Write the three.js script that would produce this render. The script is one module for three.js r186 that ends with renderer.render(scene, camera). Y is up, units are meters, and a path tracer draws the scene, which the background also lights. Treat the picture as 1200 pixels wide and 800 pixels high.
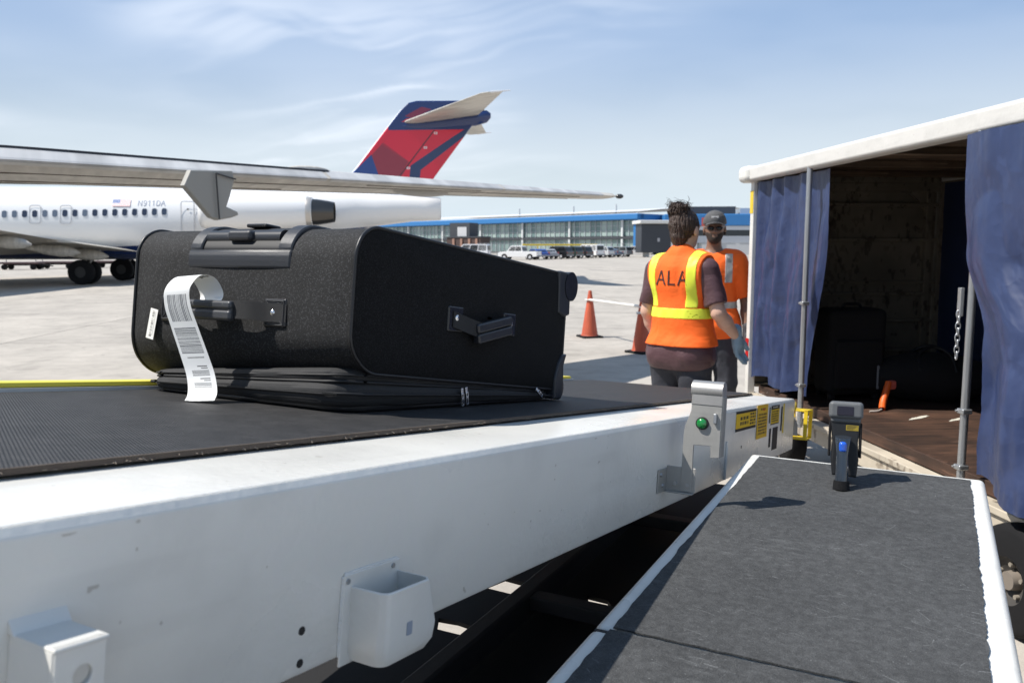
import * as THREE from 'three';
import { RoundedBoxGeometry } from 'three/addons/geometries/RoundedBoxGeometry.js';
import { mergeGeometries, toCreasedNormals } from 'three/addons/utils/BufferGeometryUtils.js';
import { FontLoader } from 'three/addons/loaders/FontLoader.js';
import { TextGeometry } from 'three/addons/geometries/TextGeometry.js';

// ---------------------------------------------------------------- camera
const scene = new THREE.Scene();
const EYE = 1.6, FOCAL = 960, PITCH = Math.atan(110 / FOCAL);      // photo is 1200 x 800, horizon at row 290
const camera = new THREE.PerspectiveCamera(2 * Math.atan(400 / FOCAL) * 180 / Math.PI, 1024 / 682, 0.05, 3000);
camera.position.set(0, EYE, 0);
camera.rotation.set(-PITCH, 0, 0);
camera.focus = 1.75;
camera.userData.fStop = 9;
const renderer = new THREE.WebGLRenderer({ antialias: true });
renderer.setSize(1024, 682);
renderer.toneMapping = THREE.LinearToneMapping;
renderer.toneMappingExposure = 1.38;
renderer.shadowMap.enabled = true;

// ---------------------------------------------------------------- noise
function rng(seed) { let s = seed >>> 0; return () => { s = (s + 0x6D2B79F5) >>> 0; let t = s; t = Math.imul(t ^ (t >>> 15), t | 1); t ^= t + Math.imul(t ^ (t >>> 7), t | 61); return ((t ^ (t >>> 14)) >>> 0) / 4294967296; }; }
function hash2(x, y, s) { let h = Math.imul(x, 374761393) + Math.imul(y, 668265263) + Math.imul(s, 1442695041); h = Math.imul(h ^ (h >>> 13), 1274126177); return ((h ^ (h >>> 16)) >>> 0) / 4294967296; }
function vnoise(x, y, s = 1, px = 0, py = px) {                     // value noise, periodic when px > 0
  const xi = Math.floor(x), yi = Math.floor(y), fx = x - xi, fy = y - yi;
  const u = fx * fx * (3 - 2 * fx), v = fy * fy * (3 - 2 * fy);
  let x0 = xi, x1 = xi + 1, y0 = yi, y1 = yi + 1;
  if (px) { x0 = ((x0 % px) + px) % px; x1 = ((x1 % px) + px) % px; y0 = ((y0 % py) + py) % py; y1 = ((y1 % py) + py) % py; }
  const a = hash2(x0, y0, s), b = hash2(x1, y0, s), c = hash2(x0, y1, s), d = hash2(x1, y1, s);
  return a + (b - a) * u + (c - a) * v + (a - b - c + d) * u * v;
}
function fbm(x, y, oct, s = 1, p = 0, py = p) { let r = 0, a = 0.5, t = 0; for (let i = 0; i < oct; i++) { r += a * vnoise(x, y, s + i * 17, p, py); t += a; x *= 2; y *= 2; p *= 2; py *= 2; a *= 0.5; } return r / t; }
const clamp = (x, a = 0, b = 1) => Math.min(b, Math.max(a, x)), lerp = (a, b, t) => a + (b - a) * t;
const smooth = (a, b, x) => { const t = clamp((x - a) / (b - a)); return t * t * (3 - 2 * t); };

// ---------------------------------------------------------------- sky and sun
const SUN = new THREE.Vector3(-0.575, 0.815, 0.08).normalize();
{
  const W = 3072, Hh = 1536, data = new Float32Array(W * Hh * 4);
  for (let j = 0; j < Hh; j++) {
    const el = ((j + 0.5) / Hh - 0.5) * Math.PI, e = Math.max(0, Math.sin(el));
    const k = Math.pow(1 - e, 3.2), k2 = 1 - smooth(0.06, 0.27, e);
    const base = [0.12 + 0.225 * k + 0.215 * k2, 0.215 + 0.28 * k + 0.15 * k2, 0.38 + 0.36 * k - 0.03 * k2];
    for (let i = 0; i < W; i++) {
      const az = ((i + 0.5) / W - 0.5) * 2 * Math.PI, o = (j * W + i) * 4;
      let c = 0;
      if (e > 0.02) {                                             // cirrus on a plane high above, so the streaks shrink towards the horizon
        const t = 1 / (e + 0.10), X = Math.cos(az) * Math.cos(el) * t, Z = Math.sin(az) * Math.cos(el) * t;
        const q = X * 0.92 + Z * 0.40, r = -X * 0.40 + Z * 0.92;
        const w1 = fbm(q * 1.1 + 7, r * 1.1 + 3, 3, 5) - 0.5;
        const cover = smooth(0.44, 0.70, fbm(X * 0.55 + 11.3, Z * 0.55 + 4.2, 3, 41));
        const streak = smooth(0.40, 0.80, fbm(q * 1.3 + w1 * 2.2, r * 4.6 + w1 * 3, 5, 77));
        const veil = smooth(0.32, 0.70, fbm(X * 0.9 + 5, Z * 0.9 + 19, 5, 93));
        c = clamp(cover * (streak * 0.70 + 0.14) + veil * 0.17) * smooth(0.02, 0.12, e);
      }
      const white = [0.86, 0.90, 0.96];
      for (let n = 0; n < 3; n++) data[o + n] = lerp(base[n], white[n], c * 0.62);
      data[o + 3] = 1;
    }
  }
  const sky = new THREE.DataTexture(data, W, Hh, THREE.RGBAFormat, THREE.FloatType);
  sky.mapping = THREE.EquirectangularReflectionMapping; sky.magFilter = THREE.LinearFilter; sky.minFilter = THREE.LinearFilter; sky.colorSpace = THREE.LinearSRGBColorSpace; sky.needsUpdate = true;
  scene.background = sky; scene.environment = sky;
  const sun = new THREE.DirectionalLight(new THREE.Color(1.0, 0.955, 0.89), 4.6);
  sun.position.copy(SUN).multiplyScalar(60); sun.castShadow = true;
  Object.assign(sun.shadow.camera, { left: -45, right: 45, top: 45, bottom: -45, near: 1, far: 160 }); sun.shadow.mapSize.set(4096, 4096);
  scene.add(sun); scene.add(sun.target);
}

// ---------------------------------------------------------------- pixels of the photograph to directions
const CP = Math.cos(PITCH), SP = Math.sin(PITCH), V = (x, y, z) => new THREE.Vector3(x, y, z), EYEP = V(0, EYE, 0);
const ray = (px, py) => { const x = px - 600, y = 400 - py; return V(x, y * CP - FOCAL * SP, -FOCAL * CP - y * SP); };
const atH = (px, py, h) => { const r = ray(px, py); return r.multiplyScalar((h - EYE) / r.y).add(EYEP); };
const atD = (px, py, D) => { const r = ray(px, py); return r.multiplyScalar(-D / r.z).add(EYEP); };
const onPlane = (px, py, q, n) => { const r = ray(px, py); return r.multiplyScalar(q.clone().sub(EYEP).dot(n) / r.dot(n)).add(EYEP); };

// ---------------------------------------------------------------- textures
function tex(w, h, fn, { color = false, repeat = [1, 1] } = {}) {
  const d = new Uint8Array(w * h * 4);
  for (let j = 0; j < h; j++) for (let i = 0; i < w; i++) {
    const c = fn((i + 0.5) / w, (j + 0.5) / h), o = (j * w + i) * 4;
    if (typeof c === 'number') d[o] = d[o + 1] = d[o + 2] = clamp(c) * 255; else for (let k = 0; k < 3; k++) d[o + k] = clamp(c[k]) * 255;
    d[o + 3] = 255;
  }
  const t = new THREE.DataTexture(d, w, h, THREE.RGBAFormat);
  t.wrapS = t.wrapT = THREE.RepeatWrapping; t.magFilter = THREE.LinearFilter; t.minFilter = THREE.LinearMipmapLinearFilter; t.generateMipmaps = true;
  if (color) t.colorSpace = THREE.SRGBColorSpace;
  t.repeat.set(...repeat); t.needsUpdate = true;
  return t;
}
const again = (t, x, y = x) => { const c = t.clone(); c.repeat.set(x, y); c.needsUpdate = true; return c; };
function mat(rgb, roughness = 0.6, more = {}) {
  const m = new THREE.MeshPhysicalMaterial({ roughness, side: THREE.DoubleSide, ...more });
  if (Array.isArray(rgb)) m.color.setRGB(...rgb); else m.color.set(rgb);
  return m;
}
const T = {};
T.concrete = tex(1024, 1024, (x, y) => {
  const a = fbm(x * 4, y * 4, 5, 3, 4), b = fbm(x * 24, y * 24, 4, 9, 24), g = hash2(x * 1024 | 0, y * 1024 | 0, 5);
  const stain = smooth(0.60, 0.78, fbm(x * 7 + 0.3, y * 7, 4, 21, 7)) * 0.10, spot = smooth(0.79, 0.86, fbm(x * 40, y * 40, 2, 31, 40)) * 0.10;
  const v = 0.82 + (a - 0.5) * 0.13 + (b - 0.5) * 0.10 + (g - 0.5) * 0.06 - stain * 0.6 - spot * 0.7;
  return [v, v * 0.985, v * 0.96];
}, { color: true });
T.grain = tex(512, 512, (x, y) => 0.5 + (hash2(x * 512 | 0, y * 512 | 0, 8) - 0.5) * 0.5 + (fbm(x * 60, y * 60, 3, 4, 60) - 0.5) * 0.8);
T.paint = tex(1024, 1024, (x, y) => {                              // white enamel with faint grime, rubs and chips
  const a = fbm(x * 5, y * 5, 5, 61, 5), rub = smooth(0.58, 0.80, fbm(x * 3, y * 34, 4, 62, 3, 34)), dirt = smooth(0.56, 0.85, fbm(x * 9, y * 9, 5, 63, 9));
  const chip = smooth(0.915, 0.925, fbm(x * 90, y * 90, 2, 64, 90)) * 0.35, v = 0.955 + (a - 0.5) * 0.05 - rub * 0.02 - dirt * 0.03;
  return [v - chip * 0.42, v * 0.993 - chip * 0.45, v * 0.978 - chip * 0.48];
}, { color: true });
T.smear = tex(512, 512, (x, y) => 0.75 + (fbm(x * 6, y * 6, 5, 71, 6) - 0.5) * 0.5);
T.peel = tex(512, 512, (x, y) => fbm(x * 40, y * 40, 3, 75, 40));
T.twill = tex(512, 512, (x, y) => {                                // coarse ballistic weave
  const u = x * 64, v = y * 64, over = (Math.floor(u) + Math.floor(v)) & 1, fx = u % 1 - 0.5, fy = v % 1 - 0.5;
  return clamp((over ? 1 - 3.2 * fx * fx : 1 - 3.2 * fy * fy) * 0.8 + hash2(u | 0, v | 0, 6) * 0.35);
});
T.twillColor = tex(512, 512, (x, y) => {
  const u = x * 128, v = y * 128, n = hash2(u | 0, v | 0, 16), f = fbm(x * 9, y * 9, 4, 15, 9), lint = hash2(x * 512 | 0, y * 512 | 0, 44) > 0.997 ? 0.35 : 0;
  const c = 0.38 + (n > 0.82 ? 0.58 : n * 0.22) + (f - 0.5) * 0.14 + lint; return [c, c, c * 1.01];
}, { color: true });
T.belt = tex(512, 512, (x, y) => {                                 // rows of small raised lozenges
  const u = x * 32, v = y * 32, r = Math.floor(v), a = (u + (r & 1) * 0.5) % 1 - 0.5, b = v % 1 - 0.5;
  return smooth(0.52, 0.18, Math.abs(a) + Math.abs(b) * 0.9);
});
T.beltColor = tex(512, 512, (x, y) => {
  const u = x * 32, v = y * 32, r = Math.floor(v), a = (u + (r & 1) * 0.5) % 1 - 0.5, b = v % 1 - 0.5, k = smooth(0.5, 0.2, Math.abs(a) + Math.abs(b) * 0.9);
  const f = fbm(x * 6, y * 6, 4, 91, 6), c = 0.40 + k * 0.38 + (f - 0.5) * 0.25 + (hash2(u | 0, v | 0, 3) - 0.5) * 0.12; return [c, c, c];
}, { color: true });
const marks = new Float32Array(1024 * 1024);                        // short pale scratches and grit specks
{
  const r = rng(77), dot = (x, y, v) => { const i = ((x % 1024) + 1024) % 1024 | 0, j = ((y % 1024) + 1024) % 1024 | 0; marks[j * 1024 + i] = Math.max(marks[j * 1024 + i], v); };
  for (let k = 0; k < 330; k++) { let x = r() * 1024, y = r() * 1024, a = (r() < 0.7 ? (r() - 0.5) * 0.9 : r() * 6.28); const n = 5 + r() * r() * 60, v = 0.08 + r() * r() * 0.34; for (let s = 0; s < n; s++) { x += Math.cos(a); y += Math.sin(a); a += (r() - 0.5) * 0.12; const q = v * (0.5 + 0.5 * r()); dot(x, y, q); dot(x, y + 1, q); dot(x + 1, y, q); if (r() > 0.4) dot(x, y + 2, q * 0.7); } }
  for (let k = 0; k < 1500; k++) { const x = r() * 1024, y = r() * 1024, v = 0.06 + r() * r() * 0.45; dot(x, y, v); dot(x + 1, y, v); dot(x, y + 1, v); dot(x + 1, y + 1, v); if (r() > 0.6) dot(x + 2, y, v * 0.8); }
}
T.grit = tex(1024, 1024, (x, y) => {
  const g = hash2(x * 1024 | 0, y * 1024 | 0, 12), f = fbm(x * 5, y * 5, 5, 13, 5), m = fbm(x * 90, y * 90, 2, 18, 90);
  const scuff = smooth(0.66, 0.78, fbm(x * 10, y * 46, 4, 14, 10, 46)) * smooth(0.45, 0.62, fbm(x * 4, y * 4, 3, 19, 4)), fleck = g > 0.992 ? 0.30 : 0;
  const c = 0.50 + (f - 0.5) * 0.12 + (g - 0.5) * 0.24 + (m - 0.5) * 0.16 + scuff * 0.07 + fleck * 0.5 + marks[(y * 1024 | 0) * 1024 + (x * 1024 | 0)]; return [c, c * 1.0, c * 0.99];
}, { color: true });
T.wood = tex(512, 512, (x, y) => {
  const f = fbm(x * 3, y * 40, 4, 23, 3, 40), g = fbm(x * 6, y * 6, 4, 24, 6), sc = smooth(0.70, 0.76, fbm(x * 5 + 2, y * 60, 3, 26, 5, 60)) * smooth(0.5, 0.7, fbm(x * 4, y * 4, 2, 27, 4));
  const c = 0.62 + (f - 0.5) * 0.4 + (g - 0.5) * 0.4; return [c + sc * 0.3, c * 0.9 + sc * 0.3, c * 0.82 + sc * 0.3];
}, { color: true });
T.scuffed = tex(1024, 1024, (x, y) => {                            // battered white sheet inside the cart
  const f = fbm(x * 5, y * 5, 5, 33, 5), s = smooth(0.60, 0.68, fbm(x * 34 + 0.6 * fbm(x * 6, y * 6, 3, 37, 6), y * 22, 4, 34, 34, 22)) * smooth(0.42, 0.62, fbm(x * 5, y * 5, 3, 39, 5)) * 0.8, s2 = smooth(0.66, 0.70, fbm(x * 30, y * 12, 3, 35, 30, 12));
  const v = 0.84 + (f - 0.5) * 0.3; return [v - s * 0.16 - s2 * 0.2, v * 0.97 - s * 0.17 - s2 * 0.21, v * 0.90 - s * 0.17 - s2 * 0.2];
}, { color: true });
T.wrinkle = tex(512, 512, (x, y) => { const a = fbm(x * 5, y * 3, 4, 51, 5, 3), b = 1 - Math.abs(2 * fbm(x * 4, y * 4, 4, 52, 4) - 1); return a * 0.5 + b * 0.5; });
T.vinyl = tex(512, 512, (x, y) => { const f = fbm(x * 6, y * 6, 5, 53, 6), s = smooth(0.66, 0.74, fbm(x * 18, y * 7, 4, 54, 18, 7)); const v = 0.80 + (f - 0.5) * 0.06 + s * 0.07; return [v + s * 0.05, v + s * 0.03, v]; }, { color: true });
T.brushed = tex(512, 512, (x, y) => 0.5 + (fbm(x * 8, y * 120, 3, 81, 8, 120) - 0.5) * 0.8 + (fbm(x * 6, y * 6, 4, 82, 6) - 0.5) * 0.4);
T.wingSkin = tex(1024, 512, (x, y) => { const s = fbm(x * 40, y * 4, 4, 101, 40, 4), f = fbm(x * 5, y * 5, 4, 102, 5); const v = 0.88 + (s - 0.5) * 0.24 + (f - 0.5) * 0.16; return [v, v * 0.985, v * 0.96]; }, { color: true });

// ---------------------------------------------------------------- builders
const taken = {};
const numbered = n => { const k = taken[n] = (taken[n] ?? -1) + 1; return k ? `${n}_${String(k).padStart(3, '0')}` : n; };
function thing(name, label, category, pos = [0, 0, 0], turn = 0, group) {
  const o = new THREE.Group(); o.name = numbered(name); o.position.set(...pos); o.rotation.y = turn;
  o.userData = { label, category }; if (group) o.userData.group = group;
  scene.add(o); return o;
}
function part(name, g, m, parent = scene, place) {
  if (Array.isArray(g)) g = joined(g);
  const o = new THREE.Mesh(g, m); o.name = parent === scene ? numbered(name) : name; o.castShadow = o.receiveShadow = true;
  if (place) o.position.set(...place);
  parent.add(o); return o;
}
function joined(list) {
  const l = list.map(g => { const c = g.index ? g.toNonIndexed() : g.clone(); for (const k of Object.keys(c.attributes)) if (!['position', 'normal', 'uv'].includes(k)) c.deleteAttribute(k); c.clearGroups(); c.morphAttributes = {}; return c; });
  return mergeGeometries(l);
}
function metres(g, s = 1) {                                        // uv in metres from the face directions
  const c = g.index ? g.toNonIndexed() : g, p = c.attributes.position, n = c.attributes.normal, uv = new Float32Array(p.count * 2);
  for (let i = 0; i < p.count; i++) {
    const ax = Math.abs(n.getX(i)), ay = Math.abs(n.getY(i)), az = Math.abs(n.getZ(i)); let u, v;
    if (ax >= ay && ax >= az) { u = p.getZ(i); v = p.getY(i); } else if (ay >= az) { u = p.getX(i); v = p.getZ(i); } else { u = p.getX(i); v = p.getY(i); }
    uv[2 * i] = u * s; uv[2 * i + 1] = v * s;
  }
  c.setAttribute('uv', new THREE.BufferAttribute(uv, 2)); return c;
}
const box = (x0, x1, y0, y1, z0, z1) => metres(new THREE.BoxGeometry(x1 - x0, y1 - y0, z1 - z0).translate((x0 + x1) / 2, (y0 + y1) / 2, (z0 + z1) / 2));
const rbox = (x0, x1, y0, y1, z0, z1, r = 0.005, seg = 3) => metres(new RoundedBoxGeometry(x1 - x0, y1 - y0, z1 - z0, seg, Math.min(r, (x1 - x0) / 2.01, (y1 - y0) / 2.01, (z1 - z0) / 2.01)).translate((x0 + x1) / 2, (y0 + y1) / 2, (z0 + z1) / 2));
function rod(a, b, r0, r1 = r0, seg = 16, open = false) {
  const A = V(...a), B = V(...b), d = B.clone().sub(A), g = new THREE.CylinderGeometry(r1, r0, d.length(), seg, 1, open);
  g.applyQuaternion(new THREE.Quaternion().setFromUnitVectors(V(0, 1, 0), d.normalize())); return g.translate(...A.add(B).multiplyScalar(0.5).toArray());
}
const tube = (pts, r, n = 40, seg = 8, closed = false, tension = 0.5) => new THREE.TubeGeometry(new THREE.CatmullRomCurve3(pts.map(p => V(...p)), closed, 'catmullrom', tension), n, r, seg, closed);
function poly(pts, depth, bevel = 0, holes = []) {                 // outline in x, y pulled along +z
  const s = new THREE.Shape(pts.map(p => new THREE.Vector2(...p))); for (const h of holes) s.holes.push(new THREE.Path(h.map(p => new THREE.Vector2(...p))));
  return new THREE.ExtrudeGeometry(s, { depth, bevelEnabled: bevel > 0, bevelThickness: bevel, bevelSize: bevel, bevelOffset: -bevel, bevelSegments: 3, curveSegments: 12 });
}
function rounded(x0, x1, y0, y1, r, n = 8) {                       // points of a rounded rectangle; r one radius or four (x1y1, x0y1, x0y0, x1y0)
  const R = Array.isArray(r) ? r : [r, r, r, r], out = [];
  [[x1, y1, 0], [x0, y1, 1], [x0, y0, 2], [x1, y0, 3]].forEach(([cx, cy, k]) => { const q = R[k], mx = cx === x1 ? cx - q : cx + q, my = cy === y1 ? cy - q : cy + q; for (let i = 0; i <= n; i++) { const a = (k + i / n) * Math.PI / 2; out.push([mx + q * Math.cos(a), my + q * Math.sin(a)]); } });
  return out;
}
function loft(sections, closed = true, caps = true, crease = 0.75) {              // rings of the same number of points
  const n = sections[0].length, p = [], idx = [], uv = [];
  let along = 0;
  sections.forEach((s, k) => { if (k) along += V(...s[0]).distanceTo(V(...sections[k - 1][0])); let round = 0; s.forEach((q, i) => { if (i) round += V(...q).distanceTo(V(...s[i - 1])); p.push(...q); uv.push(along, round); }); });
  const m = closed ? n : n - 1;
  for (let k = 0; k < sections.length - 1; k++) for (let i = 0; i < m; i++) { const a = k * n + i, b = k * n + (i + 1) % n, c = a + n, d = b + n; idx.push(a, c, b, b, c, d); }
  if (caps && closed) for (const k of [0, sections.length - 1]) { const s = sections[k], c = s.reduce((o, q) => [o[0] + q[0] / n, o[1] + q[1] / n, o[2] + q[2] / n], [0, 0, 0]), at = p.length / 3; p.push(...c); uv.push(0, 0); for (let i = 0; i < n; i++) { const a = k * n + i, b = k * n + (i + 1) % n; k ? idx.push(a, at, b) : idx.push(a, b, at); } }
  const g = new THREE.BufferGeometry(); g.setAttribute('position', new THREE.Float32BufferAttribute(p, 3)); g.setAttribute('uv', new THREE.Float32BufferAttribute(uv, 2)); g.setIndex(idx); g.computeVertexNormals(); return crease ? toCreasedNormals(g, crease) : g;
}
function frame(o, origin, X, Y, Z) { o.matrixAutoUpdate = true; const m = new THREE.Matrix4().makeBasis(X, Y, Z); o.quaternion.setFromRotationMatrix(m); o.position.copy(origin); }
function print(w, h, draw, rough = 0.6, more = {}) {               // flat print: a canvas on a material
  const c = document.createElement('canvas'); c.width = w; c.height = h; const x = c.getContext('2d'); draw(x, w, h);
  const t = new THREE.CanvasTexture(c); t.colorSpace = THREE.SRGBColorSpace; t.magFilter = THREE.LinearFilter;
  return mat([1, 1, 1], rough, { map: t, ...more });
}
const font = await new FontLoader().loadAsync('fonts/droid/droid_sans_bold.typeface.json');
const fontThin = await new FontLoader().loadAsync('fonts/droid/droid_sans_regular.typeface.json').catch(() => font);
function letters(s, size, depth = 0.004, f = font) { const g = new TextGeometry(s, { font: f, size, depth, curveSegments: 4, bevelEnabled: false }); g.computeBoundingBox(); return g; }

const M = {
  white: mat([0.80, 0.80, 0.775], 0.42, { map: T.paint, bumpMap: again(T.peel, 3), bumpScale: 0.0004, roughnessMap: T.smear, clearcoat: 0.25, clearcoatRoughness: 0.35 }),
  whitePlain: mat([0.78, 0.78, 0.765], 0.5, { map: again(T.paint, 2) }),
  black: mat([0.009, 0.009, 0.010], 0.6),
  blackSteel: mat([0.010, 0.010, 0.011], 0.85, { bumpMap: T.grain, bumpScale: 0.0004 }),
  rubber: mat([0.012, 0.012, 0.013], 0.85, { specularIntensity: 0.4, bumpMap: again(T.grain, 6), bumpScale: 0.0006 }),
  steel: mat([0.46, 0.455, 0.44], 0.5, { metalness: 0.65, map: again(T.paint, 5) }),
  chrome: mat([0.75, 0.75, 0.76], 0.22, { metalness: 1 }),
  galv: mat([0.42, 0.43, 0.44], 0.5, { metalness: 0.75, roughnessMap: again(T.smear, 3) }),
  yellow: mat([0.78, 0.56, 0.02], 0.45, { map: again(T.paint, 2) }),
  yellowRail: mat([0.80, 0.68, 0.08], 0.5),
  orange: mat([0.80, 0.13, 0.035], 0.55),
  glass: mat([0.02, 0.025, 0.03], 0.06),
};

// ================================================================ ground
{
  const apron = new THREE.Group(); apron.name = 'apron'; apron.userData = { kind: 'structure' }; scene.add(apron);
  const tones = [0.595, 0.615, 0.58, 0.605, 0.625].map(v => mat([v, v * 0.945, v * 0.875], 0.85, { map: again(T.concrete, 0.25), bumpMap: again(T.grain, 2.2), bumpScale: 0.0012 }));
  const bed = new THREE.PlaneGeometry(2400, 2400); bed.rotateX(-Math.PI / 2); bed.translate(0, -0.02, -600);
  { const uv = bed.attributes.uv; for (let i = 0; i < uv.count; i++) uv.setXY(i, uv.getX(i) * 2400, uv.getY(i) * 2400); }
  part('far_concrete', bed, mat([0.60, 0.567, 0.525], 0.85, { map: again(T.concrete, 0.09) }), apron);
  const S = 6.1, gap = 0.022, sz = S - gap, slab = new THREE.BoxGeometry(sz, 0.2, sz); slab.translate(0, -0.1, 0);
  const turn = 2.4 * Math.PI / 180, c = Math.cos(turn), s = Math.sin(turn), r = rng(4);
  const variants = [0, 1, 2, 3].map(k => { const g = metres(slab.clone()), uv = g.attributes.uv; for (let i = 0; i < uv.count; i++) uv.setXY(i, uv.getX(i) + k * 1.37, uv.getY(i) + k * 2.11); return g; });
  for (let i = -9; i <= 9; i++) for (let j = -2; j <= 12; j++) {
    const lx = -8.0 + 3.05 + i * S, lz = -(j * S) + 1.2, x = lx * c + lz * s, z = -lx * s + lz * c;
    if (Math.abs(x) > 14 + 0.80 * Math.max(0, -z)) continue;
    const m = part('slab', variants[(i * 7 + j * 3 + 90) % 4], tones[Math.floor(r() * tones.length)], apron, [x, -(r() * 0.002), z]); m.rotation.y = turn;
  }
  // sealed cracks and tyre-worn joint tape, dark bitumen lines lying in the concrete
  const tar = mat([0.16, 0.15, 0.14], 0.7), line = (pts, w) => { const P = pts.map(p => V(...p)), cv = new THREE.CatmullRomCurve3(P), n = 40, q = []; for (let k = 0; k <= n; k++) { const a = cv.getPoint(k / n), t = cv.getTangent(k / n); const nx = -t.z, nz = t.x; q.push([[a.x + nx * w, 0.004, a.z + nz * w], [a.x - nx * w, 0.004, a.z - nz * w]]); } return loft(q, false); };
  part('bitumen_seal', line([atH(640, 329, 0), atH(683, 331.5, 0), atH(720, 333, 0), atH(775, 335.5, 0)].map(p => p.toArray()), 0.12), tar, apron);
  part('bitumen_seal', line([atH(690, 316, 0), atH(730, 317.5, 0), atH(790, 318.5, 0)].map(p => p.toArray()), 0.18), tar, apron);
}

// ================================================================ belt loader
const D = ray(1125, 436).normalize(), WDIR = V(-D.z, 0, D.x).normalize(), UP = V().crossVectors(WDIR, D).normalize(), Q = atD(415, 488, 1.35);
const toLocal = P => { const d = P.clone().sub(Q); return [d.dot(D), d.dot(UP), d.dot(WDIR)]; };
const loader = thing('belt_loader', 'white belt loader with black ribbed conveyor belt and flat black deck beside it', 'belt loader', [Q.x, 0, Q.z]);
const lp = (o, at = [0, 0, 0]) => { o.quaternion.setFromRotationMatrix(new THREE.Matrix4().makeBasis(D, UP, WDIR)); o.position.set(0, Q.y, 0).addScaledVector(D, at[0]).addScaledVector(UP, at[1]).addScaledVector(WDIR, at[2]); return o; };
const lpart = (name, g, m, at) => lp(part(name, g, m, loader), at);
const U0 = -1.75, U1 = 2.36;
{
  // conveyor belt with a worn, fraying edge: returns round the end roller
  const pts = [], r = 0.045; pts.push([U0, 0]); for (let k = 0; k <= 60; k++) pts.push([lerp(U0, U1 - 0.06, k / 60), 0]);
  for (let k = 1; k <= 10; k++) { const a = Math.PI / 2 - k / 10 * Math.PI; pts.push([U1 - 0.06 + r * Math.cos(a), -r + r * Math.sin(a)]); }
  pts.push([U0, -2 * r]);
  const rows = pts.map(([u, v]) => [[u, v, -0.545], [u, v, 0.151]]);
  const g = loft(rows, false), uv = g.attributes.uv; for (let i = 0; i < uv.count; i++) uv.setXY(i, uv.getX(i) * 7, uv.getY(i) * 7);
  lpart('belt', g, mat([0.105, 0.100, 0.099], 0.62, { map: T.beltColor, bumpMap: T.belt, bumpScale: 0.0012 }));
  const rr = rng(9), edge = [];
  for (let k = 0; k <= 260; k++) { const u = lerp(U0, U1 - 0.06, k / 260), j = (rr() - 0.5) * 0.0016; edge.push([[u, 0.0006, 0.1495], [u, 0.0006, 0.1535 + j], [u, -0.0055 + j * 0.5, 0.1538 + j], [u, -0.0055, 0.1495]]); }
  const eg = loft(edge); const em = lpart('belt_edge', eg, mat([0.11, 0.085, 0.066], 0.9, { bumpMap: again(T.grain, 20), bumpScale: 0.001 }));
  const fray = []; for (let k = 0; k < 230; k++) { const u = lerp(-0.9, 2.6, rr()), l = 0.002 + rr() * 0.0035; fray.push(rod([u, -0.002 - rr() * 0.003, 0.153], [u + (rr() - 0.5) * 0.006, -0.002 - rr() * 0.004, 0.1535 + l], 0.0006, 0.0003, 4)); }
  const fr = lpart('frayed_threads', fray, mat([0.36, 0.30, 0.24], 0.9)); fr.userData.kind = 'stuff';
  lpart('belt_bed', box(U0, U1 - 0.1, -0.075, -0.012, -0.53, 0.04), M.blackSteel);
  lpart('end_roller', rod([U1 - 0.06, -0.045, -0.54], [U1 - 0.06, -0.045, 0.15], 0.043), M.galv);
  // side beam
  const prof = rounded(-0.212, -0.0095, 0.055, 0.315, [0.011, 0.006, 0.006, 0.009], 5);   // v, w
  const ring = u => prof.map(([v, w]) => [u, v, w]);
  const us = []; for (let k = 0; k <= 30; k++) us.push(lerp(U0, U1 - 0.02, k / 30));
  const bgm = metres(loft(us.map(ring)));
  const beam = lpart('side_beam', bgm, M.white); beam.userData.label = 'long white painted side beam in shade';
  const sub = (name, g, m) => part(name, g, m, beam);
  for (const [u, v] of [[-0.446, -0.165], [-0.446, -0.198], [1.10, -0.09], [1.45, -0.13], [1.16, -0.028]]) sub('bolt_hole', rod([u, v, 0.3135], [u, v, 0.3157], 0.0045), M.black);
  // weld bumps and a filler cap stub
  sub('weld_seam', tube([[1.26, -0.10, 0.3165], [1.26, -0.15, 0.317], [1.26, -0.208, 0.3165]], 0.004, 20, 6), M.whitePlain);
  // open cup bracket bolted under the beam
  const cupRing = (v, u0, u1, w0, w1, r) => rounded(u0, u1, w0, w1, [r, r, 0.001, 0.001], 6).map(([u, w]) => [u, v, w]);
  const cupWall = loft([cupRing(-0.083, 0.012, 0.084, 0.0005, 0.040, 0.012), cupRing(-0.080, 0.005, 0.094, 0.0005, 0.047, 0.013), cupRing(-0.070, 0.001, 0.103, 0.0005, 0.051, 0.013), cupRing(-0.052, 0, 0.105, 0.0005, 0.052, 0.012), cupRing(0, 0, 0.086, 0.0005, 0.052, 0.011), cupRing(0.0012, 0.001, 0.085, 0.001, 0.051, 0.010), cupRing(0.0012, 0.0028, 0.083, 0.003, 0.0492, 0.009), cupRing(-0.05, 0.003, 0.095, 0.003, 0.049, 0.009), cupRing(-0.074, 0.008, 0.09, 0.003, 0.045, 0.008)], true, true, 0.6);
  const cup = lpart('cup_bracket', [metres(cupWall), rbox(-0.012, 0.088, -0.084, 0.015, 0.0005, 0.0035, 0.0015), rbox(0.003, 0.026, -0.013, -0.009, 0.024, 0.049, 0.0015)], M.white, [-0.376, -0.1365, 0.315]);
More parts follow.
